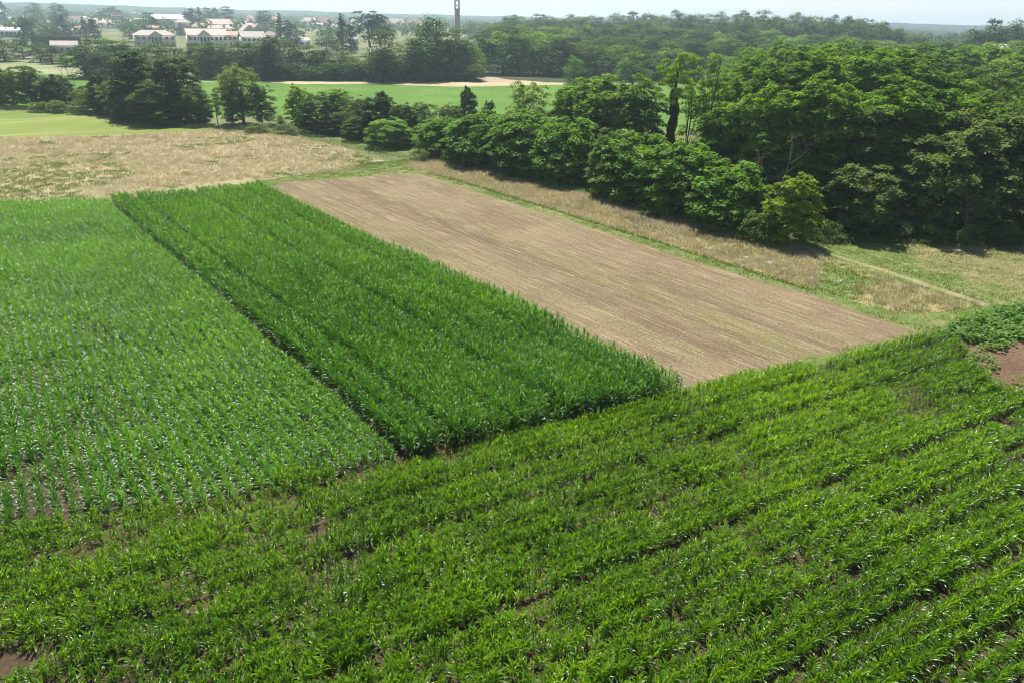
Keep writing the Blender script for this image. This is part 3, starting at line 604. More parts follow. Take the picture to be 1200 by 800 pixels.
NAMES = {'robinia': ('robinia_tree', 'tree'), 'walnut': ('walnut_tree', 'tree'), 'oak': ('oak_tree', 'tree'), 'dark': ('evergreen_tree', 'tree'), 'willow': ('willow_tree', 'tree'),
         'olive': ('grey_leaved_tree', 'tree'), 'lime': ('young_tree', 'tree'), 'slim': ('slender_tree', 'tree'), 'bush': ('bush', 'bush'), 'palebush': ('bush', 'bush'),
         'far_broad': ('broadleaf_tree', 'tree'), 'far_light': ('light_leaved_tree', 'tree'), 'far_dark': ('dark_tree', 'tree'), 'far_conifer': ('conifer_tree', 'tree'), 'far_pine': ('pine_tree', 'tree')}
tcount = 0
def tree_at(key, x, y, h, w, label, group=None, var=None, trunk=True):
    global tcount
    v = T[key][(tcount if var is None else var) % len(T[key])]; tcount += 1
    nm, cat = NAMES[key]
    t = empty(nm, (x, y, 0), rnd.uniform(0, 6.28)); tag(t, label, cat, group)
    t.scale = (w/v['w'], w/v['w'], h/v['h'])
    obj('crown', v['crown'], t)
    obj('trunk' if cat == 'tree' else 'stem', v['trunk'], t)
    return t
def tree_px(key, px, by, ty, wpx, label, group=None, var=None):
    g = G(px, by); D = math.hypot(*g); h = height_at(px, ty, D)*1.02; w = wpx*math.hypot(D, H)/F*{'walnut': 1.25, 'robinia': 1.3, 'oak': 1.2, 'dark': 1.15, 'far_broad': 1.3, 'far_light': 1.3}.get(key, 1.15)
    return tree_at(key, g[0], g[1], max(h, 0.6), w, label, group, var)

HL = 'trees and bushes of the left hedge'; HM = 'trees of the middle hedge'; HR = 'trees along the right wood edge'; WD = 'trees of the right wood'
for a in [
 ('dark', -14, 129, 66, 34, 'dark tree at the very left end of the hedge, cut by the picture edge', HL),
 ('oak', 3, 129, 72, 22, 'narrow dark green tree beside the left picture edge', HL),
 ('lime', 17, 129, 83, 24, 'light yellow green bushy tree, first pale one of the left hedge', HL),
 ('olive', 38, 129, 75, 30, 'mid green rounded tree right of the pale yellow green one', HL),
 ('dark', 58, 130, 95, 26, 'low blackish shrub tree left of the bare stems', HL),
 ('dark', 74, 131, 87, 32, 'dark spiky bush tree around the foot of the bare stems', HL),
 ('bush', 48, 131, 120, 26, 'pale low bush at the lawn edge under the rounded tree', HL),
 ('palebush', 70, 132, 118, 22, 'pale green bush in front of the dark spiky tree', HL),
 ('palebush', 100, 133, 108, 26, 'soft pale bush right of the bare stems', HL),
 ('olive', 110, 134, 98, 26, 'grey green bush tree before the dark column shaped tree', HL),
 ('dark', 125, 137, 86, 26, 'dark upright tree left of the big dark evergreen group', HL),
 ('olive', 145, 139, 92, 36, 'dull green tree leaning on the big dark evergreen', HL),
 ('dark', 172, 143, 57, 62, 'tallest dark evergreen with a broad crown behind the lawn', HL),
 ('dark', 212, 146, 64, 54, 'second big dark evergreen joined to the tallest one', HL),
 ('oak', 192, 149, 94, 54, 'rounded dark green tree in front of the two big evergreens', HL),
 ('dark', 160, 145, 100, 40, 'dark bush tree at the foot of the tallest evergreen', HL),
 ('oak', 234, 150, 100, 32, 'dark green tree ending the evergreen group on its right', HL),
 ('slim', 256, 151, 103, 12, 'thin sapling standing alone in the gap of the hedge', HL),
 ('olive', 274, 152, 94, 28, 'narrow grey green tree beside the pale round tree', HL),
 ('willow', 286, 149, 77, 44, 'pale round topped willow, lightest crown of the left hedge', HL),
 ('olive', 308, 150, 101, 30, 'small dull green tree right of the pale willow', HL),
 ('bush', 327, 151, 136, 20, 'small blackish bush on the dry meadow edge', HL),
 ('palebush', 303, 155, 145, 26, 'low silvery bush under the small dull green tree', HL),
 ('palebush', 338, 157, 146, 30, 'low silvery bush left of the yellow green tree', HL),
 ('lime', 352, 155, 99, 30, 'yellow green tree with bare lower stems at the hedge gap', HM),
 ('oak', 373, 163, 108, 42, 'dark green round tree right of the yellow green one', HM),
 ('robinia', 397, 160, 104, 36, 'feathery topped tree over the dark round one', HM),
 ('oak', 395, 165, 130, 40, 'low dark bush tree at the meadow edge under the feathery tree', HM),
 ('olive', 423, 168, 113, 34, 'dull feathery dark tree in the middle hedge', HM),
 ('dark', 447, 172, 107, 40, 'dark bluish spiky tree in the middle hedge', HM),
 ('walnut', 458, 180, 139, 50, 'bright broad leaved bush in front of the bluish spiky tree', HM),
 ('dark', 474, 175, 121, 32, 'small dark bushy tree right of the bluish spiky one', HM),
 ('olive', 500, 173, 121, 38, 'olive tree between the dark bushy tree and the big bright bushes', HM),
 ('oak', 420, 172, 135, 36, 'low dark green bush tree left of the bright broad leaved bush', HM),
 ('palebush', 494, 188, 176, 24, 'pale leaved bush at the corner of the stubble field', HM),
 ('dark', 549, 170, 101, 22, 'small upright bluish tree standing above the big bushes', HM),
 ('dark', 572, 175, 117, 18, 'short dark pointed tree above the big bushes', HM),
 ('olive', 530, 172, 122, 34, 'dull olive tree behind the first big bright bush', HM),
 ('walnut', 522, 181, 138, 68, 'first big bright spreading bush beside the stubble corner', HR),
 ('walnut', 568, 190, 130, 84, 'second big bright spreading bush beside the dry strip', HR),
 ('walnut', 618, 201, 130, 88, 'third big bright bush with a deep shaded foot', HR),
 ('walnut', 664, 210, 136, 80, 'big bright bush left of the dark ivy covered stump', HR),
 ('willow', 617, 188, 94, 54, 'pale yellow green feathery tree behind the big bright bushes', HR),
 ('robinia', 660, 192, 100, 46, 'small robinia between the pale tree and the wide robinias', HR),
 ('robinia', 694, 196, 86, 76, 'wide bright robinia rising over the hedge centre', HR),
 ('robinia', 738, 202, 91, 70, 'second wide robinia over the hedge centre, left of the ivy clad trunk', HR),
 ('oak', 712, 226, 150, 50, 'dark leafed tree filling the notch beside the ivy covered stump', HR),
 ('walnut', 745, 234, 152, 88, 'broad bright bush left of the ivy clad tree foot', HR),
 ('walnut', 795, 248, 165, 88, 'broad bright bush right of the hedge notch', HR),
 ('walnut', 848, 261, 186, 88, 'round bright bush left of the lone yellow green tree', HR),
 ('slim', 797, 222, 75, 26, 'slender tree with a bare stem right beside the ivy clad one', HR),
 ('slim', 822, 225, 64, 34, 'tall slender tree with a thin dark stem and small top', HR),
 ('lime', 919, 286, 201, 56, 'lone yellow green young tree in front of the wood', HR),
 ('olive', 998, 272, 190, 74, 'rounded grey green tree right of the white sheet', HR),
 ('olive', 1076, 267, 150, 92, 'grey green tree left of the tallest ones at the wood corner', HR),
 ('olive', 1142, 268, 124, 98, 'high grey green tree next to the giant dark tree', HR),
 ('oak', 1200, 266, 40, 96, 'giant dark tree at the right picture edge, taller than the wood', HR),
 ('oak', 1262, 275, 20, 110, 'giant dark tree mostly beyond the right picture edge', HR),
 ('bush', 1090, 283, 262, 34, 'dark low bush in the shade below the wood corner', HR),
 ('palebush', 1133, 285, 262, 26, 'pale low bush at the meadow edge below the wood corner', HR),
 ('bush', 1170, 284, 258, 44, 'wide dark bush in the shade under the giant tree', HR),
 ('bush', 1040, 277, 255, 40, 'dark bush beside the grey green tree', HR),
 ('bush', 962, 280, 258, 36, 'dark bush behind the lone yellow green tree', HR),
 ('bush', 885, 283, 250, 40, 'dark undergrowth bush between the bright bush and lone tree', HR),
]:
    a = list(a); a[2] -= 4 if a[6] == HL and a[0] not in ('bush', 'palebush') else 8 if a[6] == HM and a[0] not in ('bush', 'palebush') else 0
    tree_px(*a)

# rows of the right wood: (key, base y, [(x, top y, width)])
ordw = ['first', 'second', 'third', 'fourth', 'fifth', 'sixth', 'seventh', 'eighth', 'ninth', 'tenth', 'eleventh', 'twelfth', 'thirteenth', 'fourteenth', 'fifteenth', 'sixteenth',
        'seventeenth', 'eighteenth', 'nineteenth', 'twentieth']
def ordn(i):
    if i < 20: return ordw[i]
    tens = {2: 'twenty', 3: 'thirty', 4: 'forty', 5: 'fifty', 6: 'sixty', 7: 'seventy', 8: 'eighty', 9: 'ninety'}
    i += 1
    if i % 10 == 0: return {20: 'twentieth', 30: 'thirtieth', 40: 'fortieth', 50: 'fiftieth', 60: 'sixtieth', 70: 'seventieth', 80: 'eightieth', 90: 'ninetieth'}[i]
    return tens[i//10]+'-'+ordw[i % 10-1]
woods = [
 ('front row of the right wood', WD, [('robinia', 838, 236, 120, 70), ('robinia', 872, 243, 98, 66), ('robinia', 905, 248, 104, 72), ('robinia', 945, 252, 88, 84), ('oak', 985, 256, 118, 80),
   ('robinia', 1020, 252, 92, 90), ('robinia', 1068, 250, 100, 86), ('robinia', 1115, 250, 108, 80), ('oak', 1160, 250, 92, 70)]),
 ('second row of the right wood', WD, [('robinia', 855, 205, 92, 60), ('robinia', 890, 210, 70, 74), ('robinia', 930, 212, 62, 84), ('robinia', 985, 212, 58, 88), ('robinia', 1035, 210, 62, 84), ('robinia', 1080, 210, 82, 76),
   ('oak', 1115, 205, 82, 80), ('oak', 1160, 200, 80, 84), ('oak', 1215, 200, 60, 84)]),
 ('third row of the right wood', WD, [('robinia', 840, 175, 84, 50), ('robinia', 872, 176, 62, 60), ('robinia', 915, 172, 52, 62), ('robinia', 960, 172, 50, 66), ('robinia', 1010, 172, 54, 64), ('oak', 1052, 170, 60, 62), ('oak', 1092, 168, 66, 62),
   ('oak', 1135, 168, 68, 66), ('robinia', 1170, 165, 62, 62), ('oak', 1215, 165, 50, 66)]),
 ('back rows of the right wood', WD, [('robinia', 870, 145, 55, 46), ('robinia', 905, 143, 50, 50), ('robinia', 950, 142, 48, 54), ('robinia', 990, 142, 50, 50), ('robinia', 1030, 140, 52, 50), ('robinia', 1070, 138, 52, 52), ('robinia', 1110, 138, 52, 52),
   ('robinia', 1150, 136, 54, 50), ('robinia', 1190, 134, 50, 50), ('oak', 1225, 134, 46, 50)]),
]
for where, grp, lst in woods:
    for i, (k, x, by, ty, w) in enumerate(lst):
        tree_px(k, x, by, ty, w, f'{"feathery robinia" if k == "robinia" else "dark oak like tree"}, {ordn(i)} from left in {where}', grp)

# far wood behind the green field: rows by base line
FW = 'trees of the far wood beyond the green field'
def far_row(where, x0, x1, by0, by1, tops, wpx, kinds, grp):
    n = max(2, int((x1-x0)/(wpx*0.6)))
    for i in range(n):
        f = (i+.5)/n; x = x0+(x1-x0)*f+rnd.uniform(-.2, .2)*wpx; by = by0+(by1-by0)*f+rnd.uniform(-.6, .6)
        ty = np.interp(x, [p[0] for p in tops], [p[1] for p in tops])+rnd.uniform(-2.5, 4)
        k = rnd.choice(kinds); adj = {'far_broad': 'green broadleaf', 'far_light': 'light green feathery', 'far_dark': 'dark dense', 'far_conifer': 'dark pointed conifer', 'far_pine': 'dark pine'}[k]
        tree_px(k, x, by, ty, wpx*rnd.uniform(.9, 1.3), f'{adj} tree, {ordn(i)} in {where}', grp)
far_row('edge of the far wood', 560, 860, 86, 97, [(560, 35), (600, 38), (640, 42), (700, 50), (760, 52), (800, 60), (860, 62)], 30, ['far_broad', 'far_light', 'far_dark', 'far_broad'], FW)
far_row('second row of the far wood', 565, 1060, 74, 92, [(565, 32), (640, 38), (760, 44), (900, 48), (1060, 62)], 26, ['far_broad', 'far_light', 'far_dark', 'far_broad'], FW)
far_row('third row of the far wood', 570, 1080, 66, 84, [(570, 26), (640, 30), (760, 32), (900, 36), (1080, 52)], 24, ['far_broad', 'far_light', 'far_broad'], FW)
far_row('fourth row of the far wood', 580, 1080, 58, 76, [(580, 22), (640, 24), (760, 24), (900, 24), (1000, 28), (1080, 44)], 22, ['far_broad', 'far_dark', 'far_broad'], FW)
far_row('skyline row of the far wood', 590, 1050, 50, 68, [(590, 16), (640, 19), (700, 17), (760, 14), (860, 14), (960, 17), (1020, 22), (1050, 32)], 20, ['far_broad', 'far_dark', 'far_broad', 'far_broad'], FW)
far_row('clump on the skyline near the right edge', 1130, 1210, 84, 84, [(1130, 28), (1150, 24), (1210, 26)], 26, ['far_broad', 'far_dark'], FW)
far_row('low row under the right skyline', 1050, 1210, 92, 98, [(1050, 48), (1210, 50)], 26, ['far_light', 'far_broad'], FW)
far_row('row behind the right wood', 860, 1210, 108, 116, [(860, 56), (1210, 56)], 30, ['far_light', 'far_light', 'far_broad'], FW)
# the tree line beyond the green field, left and centre
FT = 'tree line beyond the fields'
far_row('tree line from the village to the green field', 225, 560, 92, 93, [(225, 52), (270, 48), (300, 52), (330, 42), (345, 50), (400, 60), (430, 68), (470, 62), (510, 50), (560, 42)], 21, ['far_broad', 'far_light', 'far_dark', 'far_broad'], FT)
far_row('low hedge under the far tree line', 300, 560, 94, 95, [(300, 75), (560, 72)], 18, ['far_broad', 'far_dark'], FT)
for a in [
 ('far_dark', 322, 94, 38, 26, 'tall grey green tree in the tree line left of the white wall', FT),
 ('far_broad', 450, 96, 31, 32, 'tall round topped tree right of the white wall', FT),
 ('far_dark', 455, 96, 60, 30, 'dark lower tree under the tall round topped one', FT),
 ('far_broad', 500, 93, 18, 44, 'largest round tree left of the bell tower', FT),
 ('far_broad', 528, 93, 34, 40, 'grey green tree below the bell tower', FT),
 ('far_broad', 490, 95, 46, 40, 'broad pale green tree before the bell tower group', FT),
 ('far_dark', 598, 86, 26, 34, 'dark block shaped tree group crown beside the fallow field', FW),
 ('far_light', 672, 99, 64, 18, 'small round light green tree before the far wood', FW),
 ('far_light', 741, 101, 62, 30, 'round yellow green tree before the far wood', FW),
 ('far_light', 559, 89, 55, 14, 'young light tree at the edge of the fallow field', FW),
 # pines and conifers in the village
 ('far_pine', 434, 66, 13, 34, 'high group forming umbrella pine above the village gardens', None),
 ('far_pine', 446, 66, 17, 26, 'second umbrella pine beside the highest one', None),
 ('far_conifer', 402, 63, 17, 20, 'tall dark cypress like conifer left of the umbrella pines', None),
 ('far_conifer', 412, 63, 22, 14, 'shorter dark conifer beside the tall cypress like one', None),
 ('far_conifer', 388, 44, 19, 6, 'slim pointed cypress before the red roofed houses', None),
 ('far_broad', 384, 64, 33, 24, 'round garden tree left of the tall dark conifers', None),
 ('far_conifer', 228, 37, 5, 14, 'highest pointed conifer behind the apartment row', None),
 ('far_conifer', 221, 38, 9, 14, 'dark conifer left of the highest pointed one', None),
 ('far_conifer', 236, 38, 9, 12, 'dark conifer right of the highest pointed one', None),
 ('far_dark', 246, 36, 9, 10, 'dark tree in the conifer row behind the pink roofs', None),
 ('far_dark', 255, 36, 9, 10, 'last dark tree of the conifer row behind the pink roofs', None),
 ('far_pine', 268, 36, 8, 16, 'broad dark cedar behind the pink roofed blocks', None),
 ('far_dark', 312, 42, 13, 22, 'wide dark tree right of the pink roofed blocks', None),
 ('far_conifer', 340, 55, 19, 22, 'big bluish spruce right of the apartment row', None),
 ('far_conifer', 330, 53, 16, 12, 'narrow spruce beside the big bluish one', None),
 ('far_dark', 179, 45, 15, 18, 'dome shaped dark tree behind the red roofed cottage', None),
 ('far_broad', 165, 42, 22, 10, 'round tree left of the dome shaped dark tree', None),
 ('far_conifer', 101, 46, 21, 10, 'small dark conifer in the left village gardens', None),
 ('far_conifer', 112, 48, 17, 12, 'dark pointed conifer beside the small one in the gardens', None),
 ('far_conifer', 32, 48, 16, 16, 'broad dark conifer beside the blue grey hall', None),
 ('far_dark', 40, 48, 18, 14, 'dark tree joined to the broad conifer by the hall', None),
 ('far_broad', 57, 48, 27, 14, 'round tree before the white and red roofed house', None),
 ('far_broad', 67, 48, 31, 9, 'little round tree touching the white and red roofed house', None),
 ('far_conifer', 7, 30, 2, 12, 'dark conifer behind the white roofed hall at the left edge', None),
 ('far_dark', 45, 30, 4, 16, 'flat topped dark tree in the back of the village', None),
 ('far_dark', 73, 36, 4, 16, 'tall dome shaped tree in the middle of the left village', None),
 ('far_conifer', 77, 44, 17, 12, 'dark tree below the tall dome shaped one', None),
 ('far_dark', 69, 44, 19, 10, 'small dark tree beside the one below the dome shaped tree', None),
 ('far_dark', 132, 32, 8, 24, 'wide dark tree mass behind the village roofs', None),
 ('far_broad', 152, 46, 25, 14, 'round garden tree left of the tan house', None),
 ('far_broad', 118, 90, 46, 28, 'big airy tree group crown in front of the village', FT),
 ('far_light', 134, 88, 46, 30, 'pale airy tree right of the big airy one', FT),
 ('far_broad', 148, 88, 48, 36, 'green tree below the tan house', FT),
 ('far_broad', 176, 90, 50, 36, 'light green bushy tree before the tan house', FT),
 ('far_dark', 100, 92, 54, 28, 'dark round tree at the edge of the pale grassland', FT),
 ('far_dark', 122, 93, 58, 26, 'dark tree joined on the right to the round one at the grassland', FT),
 ('far_dark', 140, 94, 62, 24, 'dark low tree left of the big evergreen tops', FT),
 ('far_broad', 205, 88, 52, 28, 'green tree between the evergreen tops and the village lawn', FT),
 ('far_light', 243, 90, 50, 30, 'light tree under the apartment row', FT),
 ('far_dark', 28, 69, 42, 18, 'dark cube shaped tree by the clipped hedge', None),
 ('far_dark', 48, 73, 50, 18, 'dark round tree right of the cube shaped one', None),
 ('far_dark', 62, 75, 51, 22, 'second dark round tree beside the pavilion', None),
 ('far_broad', 6, 72, 44, 24, 'dull green tree at the left edge by the grassland', None),
 ('far_light', 92, 76, 60, 14, 'small pale garden tree beside the pavilion', None),
 ('far_light', 78, 78, 62, 12, 'little shrub like tree before the pavilion', None),
 ('far_conifer', 56, 44, 28, 9, 'small pointed tree beside the garden of the village centre', None),
]: tree_px(*a)
# scattered village trees
vt_ = sorted([(x, rnd.uniform(14, 20) if x < 330 else rnd.uniform(19, 34)) for x in [rnd.uniform(-15, 540) for _ in range(24)]])
for i, (x, by) in enumerate(vt_):
    by += x*0.022; g = G(x, by)
    tree_at(rnd.choice(['far_broad', 'far_dark', 'far_conifer', 'far_broad']), g[0], g[1], rnd.uniform(7, 13), rnd.uniform(9, 15), f'hazy tree between the back gardens of the village, {ordn(i)} from left', 'hazy trees among the village roofs')


# distant woodland as one mass
def far_mass():
    V = []; Nn = []; T_ = []
    r = np.random.default_rng(77)
    az = []; 
    n = 5200; D = 760*np.exp(r.random(n)*math.log(3500/760)); a = r.uniform(R(-42), R(42), n)
    town = (a < R(-4)) & (D < 1700) & (r.random(n) < 0.86)
    D, a = D[~town], a[~town]
    for d, t in zip(D, a):
        x, y = math.sin(t)*d, math.cos(t)*d; h = r.uniform(9, 19) if d < 2200 else r.uniform(12, 22); w = r.uniform(9, 16)*(1+d/2500)
        k = 34; dd = r.normal(size=(k, 3)); dd /= np.linalg.norm(dd, axis=1, keepdims=True); dd[:, 2] = np.abs(dd[:, 2])*1.0
        p = dd*np.array([w/2, w/2, h*.55]); p[:, 2] += h*.42; p += np.array([x, y, 0])+r.normal(0, .6, (k, 3))
        V.append(p); Nn.append(dd+r.normal(size=(k, 3))*.35); T_.append(np.full(k, r.random())*1.0)
    c = np.concatenate(V); c = c.astype(float)
    sz = 2.6+np.hypot(c[:, 0], c[:, 1])/900
    v, f = leaf_quads(c, np.concatenate(Nn), 1.0, r, 0.85)
    cen = np.repeat(c, 4, 0); v = cen+(v-cen)*np.repeat(sz, 4)[:, None]
    o = obj('distant_woodland', mesh_np('distant_woodland', v, f, [M['farwood']], attrs={'tone': np.repeat(np.concatenate(T_), 4)})); tag(o, 'hazy woodland stretching to the horizon', kind='stuff')
far_mass()

# ---------------------------------------------------------------- village
for n, c in dict(w_cream=(.68, .62, .5), w_tan=(.58, .5, .38), w_white=(.72, .72, .7), w_grey=(.42, .42, .42), w_blue=(.38, .42, .45), w_brown=(.25, .2, .17), w_pink=(.55, .42, .36),
                 r_red=(.50, .26, .18), r_pink=(.60, .44, .36), r_grey=(.38, .34, .3), r_white=(.82, .82, .82), r_brown=(.27, .19, .15), glass=(.045, .055, .07), brick=(.33, .23, .18), tarp=(.05, .13, .13), sheetw=(.75, .76, .78)).items():
    M[n] = plain(n, c, 0.85 if n != 'glass' else 0.2, 0.12, 0.5)
def box_me(name, x0, x1, y0, y1, z0, z1, mat):
    v = np.array([(x, y, z) for z in (z0, z1) for x, y in ((x0, y0), (x1, y0), (x1, y1), (x0, y1))])
    f = np.array([(3, 2, 1, 0), (4, 5, 6, 7), (0, 1, 5, 4), (1, 2, 6, 5), (2, 3, 7, 6), (3, 0, 4, 7)])
    return mesh_np(name, v, f, [M[mat]])
def prism(name, pts, faces, mat):
    me = bpy.data.meshes.new(name); me.from_pydata(pts, [], faces); me.materials.append(M[mat]); me.update(); return me
def roof_me(kind, w, d, z, rh, mat, ov=0.7, th=0.25):
    x0, x1, y0, y1 = -w/2-ov, w/2+ov, -ov, d+ov
    if kind == 'flat': return box_me('roof', x0, x1, y0, y1, z, z+max(rh, .5), mat)
    if kind == 'hip':
        k = min(d/2, w/2)*.85
        P = [(x0, y0, z), (x1, y0, z), (x1, y1, z), (x0, y1, z), (x0, y0, z+th), (x1, y0, z+th), (x1, y1, z+th), (x0, y1, z+th), (x0+k, d/2, z+rh), (x1-k, d/2, z+rh)]
        return prism('roof', P, [(3, 2, 1, 0), (0, 1, 5, 4), (1, 2, 6, 5), (2, 3, 7, 6), (3, 0, 4, 7), (4, 5, 9, 8), (5, 6, 9), (6, 7, 8, 9), (7, 4, 8)], mat)
    if kind == 'gable':
        P = [(x0, y0, z), (x1, y0, z), (x1, y1, z), (x0, y1, z), (x0, y0, z+th), (x1, y0, z+th), (x1, y1, z+th), (x0, y1, z+th), (x0, d/2, z+rh), (x1, d/2, z+rh)]
        return prism('roof', P, [(3, 2, 1, 0), (0, 1, 5, 4), (2, 3, 7, 6), (4, 5, 9, 8), (6, 7, 8, 9), (1, 2, 6, 9, 5), (3, 0, 4, 8, 7)], mat)
    if kind == 'front':   # gable end towards the camera
        P = [(x0, y0, z), (x1, y0, z), (x1, y1, z), (x0, y1, z), (x0, y0, z+th), (x1, y0, z+th), (x1, y1, z+th), (x0, y1, z+th), (0, y0, z+rh), (0, y1, z+rh)]
        return prism('roof', P, [(3, 2, 1, 0), (1, 2, 6, 5), (3, 0, 4, 7), (4, 7, 9, 8), (6, 5, 8, 9), (0, 1, 5, 8, 4), (2, 3, 7, 9, 6)], mat)
def house(x0, x1, by, wy, ry, kind, wall, roof, label, dep=10, wins=(0, 0), gable=None, chim=0, door=False, name='house', cat='house', yaw=0):
    a, b = G(x0, by), G(x1, by); w = np.linalg.norm(b-a); mid = (a+b)/2; D = math.hypot(*mid)
    hw = height_at((x0+x1)/2, wy, D); hr = max(height_at((x0+x1)/2, ry, D+dep*.5)-hw, 0.5)
    hw = max(hw, 2.6)
    o = empty(name, (mid[0], mid[1], 0), math.atan2(b[1]-a[1], b[0]-a[0])+yaw); tag(o, label, cat)
    obj('wall', box_me('wall', -w/2, w/2, 0, dep, -.2, hw, wall), o)
    rf = obj('roof', roof_me(kind, w, dep, hw+.003, hr, roof), o)
    nx, nz = wins
    if nx:
        fh = hw/nz
        for i in range(nx):
            for k in range(nz):
                cx = -w/2+w*(i+.5)/nx; ww = min(1.5, w/nx*.45)/2*1.2; z0 = fh*k+fh*.3
                fr = obj('window', box_me('window', cx-ww-.15, cx+ww+.15, -.06, .02, z0-.15, z0+fh*.48+.15, 'w_white'), o)
                obj('pane', box_me('pane', cx-ww, cx+ww, -.10, -.062, z0, z0+fh*.48, 'glass'), fr)
    if door: obj('door', box_me('door', w*.12, w*.12+1.2, -.08, .02, 0, 2.2, 'w_brown'), o)
    if gable:
        gx = gable*w; gw = min(w*.3, 12)
        P = [(gx-gw/2, -1.2, 0), (gx+gw/2, -1.2, 0), (gx+gw/2, -1.2, hw), (gx, -1.2, hw+hr*.75), (gx-gw/2, -1.2, hw), (gx-gw/2, .0, 0), (gx+gw/2, .0, 0), (gx+gw/2, .0, hw), (gx, .0, hw+hr*.75), (gx-gw/2, .0, hw)]
        obj('porch', prism('porch', P, [(0, 1, 2, 3, 4), (1, 6, 7, 2), (5, 0, 4, 9), (2, 7, 8, 3), (4, 3, 8, 9)], wall), o)
        P = [(gx-gw/2-.7, -1.9, hw-.25), (gx, -1.9, hw+hr*.75+.05), (gx+gw/2+.7, -1.9, hw-.25), (gx-gw/2-.7, dep*.45, hw-.25), (gx, dep*.45, hw+hr*.75+.05), (gx+gw/2+.7, dep*.45, hw-.25)]
        P += [(x, y, z+.3) for x, y, z in P]
        obj('gable_roof', prism('gable_roof', P, [(0, 3, 4, 1), (1, 4, 5, 2), (6, 7, 10, 9), (7, 8, 11, 10), (0, 1, 7, 6), (1, 2, 8, 7), (3, 0, 6, 9), (2, 5, 11, 8)], 'r_brown'), o)
        for k in range(3):
            fr = obj('window', box_me('window', gx-gw*.3+k*gw*.3-.9, gx-gw*.3+k*gw*.3+.9, -1.25, -1.19, .5, hw*.85, 'w_brown'), o)
            obj('pane', box_me('pane', gx-gw*.3+k*gw*.3-.7, gx-gw*.3+k*gw*.3+.7, -1.29, -1.252, .7, hw*.85-.2, 'glass'), fr)
    for c in range(chim):
        cx = w*(-.25+.4*c); obj('chimney', box_me('chimney', cx-.5, cx+.5, dep*.5-.5+1.2, dep*.5+.5+1.2, hw+hr*.4, hw+hr+1.3, 'brick'), rf)
    return o
house(160, 207, 55, 42, 35.5, 'hip', 'w_tan', 'r_grey', 'long tan house with a grey roof and dark gable in its middle', 14, (7, 2), .02, 1)
house(176, 194, 43, 33, 29, 'hip', 'w_brown', 'r_red', 'small house with a bright red roof behind the tan house', 10, (0, 0), None, 0)
house(184, 222, 34, 22.5, 17, 'gable', 'w_brown', 'r_white', 'large brown hall with a white roof behind the red roofed house', 24, (0, 0), name='hall', cat='hall')
house(222, 268, 57, 42, 34, 'gable', 'w_cream', 'r_pink', 'cream apartment block with a pinkish roof and dark central gable', 13, (9, 2), -.08, 1, name='apartment_building', cat='building')
house(268.5, 284, 56, 42, 37, 'gable', 'w_cream', 'r_red', 'red roofed end of the cream apartment row', 13, (3, 2), None, 1, name='apartment_building', cat='building')
house(285, 312, 57, 44, 37, 'gable', 'w_cream', 'r_grey', 'grey roofed house continuing the apartment row on its right', 13, (5, 2), None, 1)
house(313, 327, 52, 42, 37, 'hip', 'w_tan', 'r_brown', 'small brown roofed house at the right end of the apartment row', 10, (2, 2), None, 0)
house(286, 302, 48, 37, 29, 'front', 'w_grey', 'r_grey', 'tall grey house showing its gable behind the row', 12, (2, 2))
house(245, 276, 46, 34, 30, 'hip', 'w_grey', 'r_grey', 'grey roofed house between the apartment row and the pink block', 10, (5, 1))
house(247, 274, 40, 29, 22.5, 'gable', 'w_pink', 'r_pink', 'pink roofed block standing highest in the village centre', 14, (6, 2), name='apartment_building', cat='building')
house(230, 246, 42, 32, 27, 'hip', 'w_grey', 'r_grey', 'small grey roofed house left of the pink block', 10, (2, 1))
house(282, 293, 38, 30, 26, 'hip', 'w_pink', 'r_pink', 'small pink house right of the pink block', 9, (2, 1))
house(294, 300, 34, 22, 18, 'hip', 'w_pink', 'r_red', 'narrow red roofed house above the row', 9, (1, 2))
house(300, 311, 38, 32, 26, 'front', 'w_white', 'r_red', 'white gabled house with red roof near the wide dark tree', 9, (1, 1))
house(212, 226, 42, 27, 22, 'hip', 'w_brown', 'r_grey', 'brown block right of the large hall', 12, (0, 0))
house(322, 330, 31, 22, 19, 'hip', 'w_white', 'r_red', 'white house with red roof behind the narrow spruce', 9, (1, 1))
house(345, 364, 55, 48, 44, 'gable', 'w_white', 'r_grey', 'low white house with grey roof right of the spruces', 10, (3, 1), None, 1)
house(358, 374, 32, 25, 21, 'hip', 'w_white', 'r_pink', 'white house with pink roof behind the slim cypress', 10, (2, 1))
house(374, 392, 33, 27, 20, 'hip', 'w_pink', 'r_red', 'red roofed villa right of the slim cypress', 11, (3, 1))
house(414, 424, 35, 28, 22, 'front', 'w_white', 'r_pink', 'small gabled house between conifer and umbrella pines', 9, (1, 1))
house(459, 474, 36, 27, 22, 'gable', 'w_pink', 'r_pink', 'pink walled house with light roof right of the umbrella pines', 10, (3, 2))
house(480, 496, 36, 28, 23, 'hip', 'w_pink', 'r_red', 'red roofed house left of the largest round tree', 10, (3, 1))
house(408, 420, 51, 46, 42, 'hip', 'w_grey', 'r_grey', 'small grey house behind the white garden wall', 9, (1, 1))
house(436, 446, 72, 58, 57, 'flat', 'w_white', 'r_white', 'small white cabin at the end of the white wall', 5, (2, 1), name='cabin', cat='cabin')
house(-14, 26, 44, 36, 32, 'gable', 'w_blue', 'r_white', 'long blue grey hall with a white flat roof at the left edge', 18, (8, 1), name='hall', cat='hall')
house(-12, 10, 26, 17, 11, 'gable', 'w_blue', 'r_white', 'white roofed hall far behind at the left edge', 22, (0, 0), name='hall', cat='hall')
house(-4, 6, 34, 31, 27, 'hip', 'w_white', 'r_red', 'small white house with red roof between the two left halls', 9, (1, 1))
house(70, 84, 42, 36, 31, 'hip', 'w_brown', 'r_pink', 'white and pink roofed house behind the clipped hedge', 12, (3, 1))
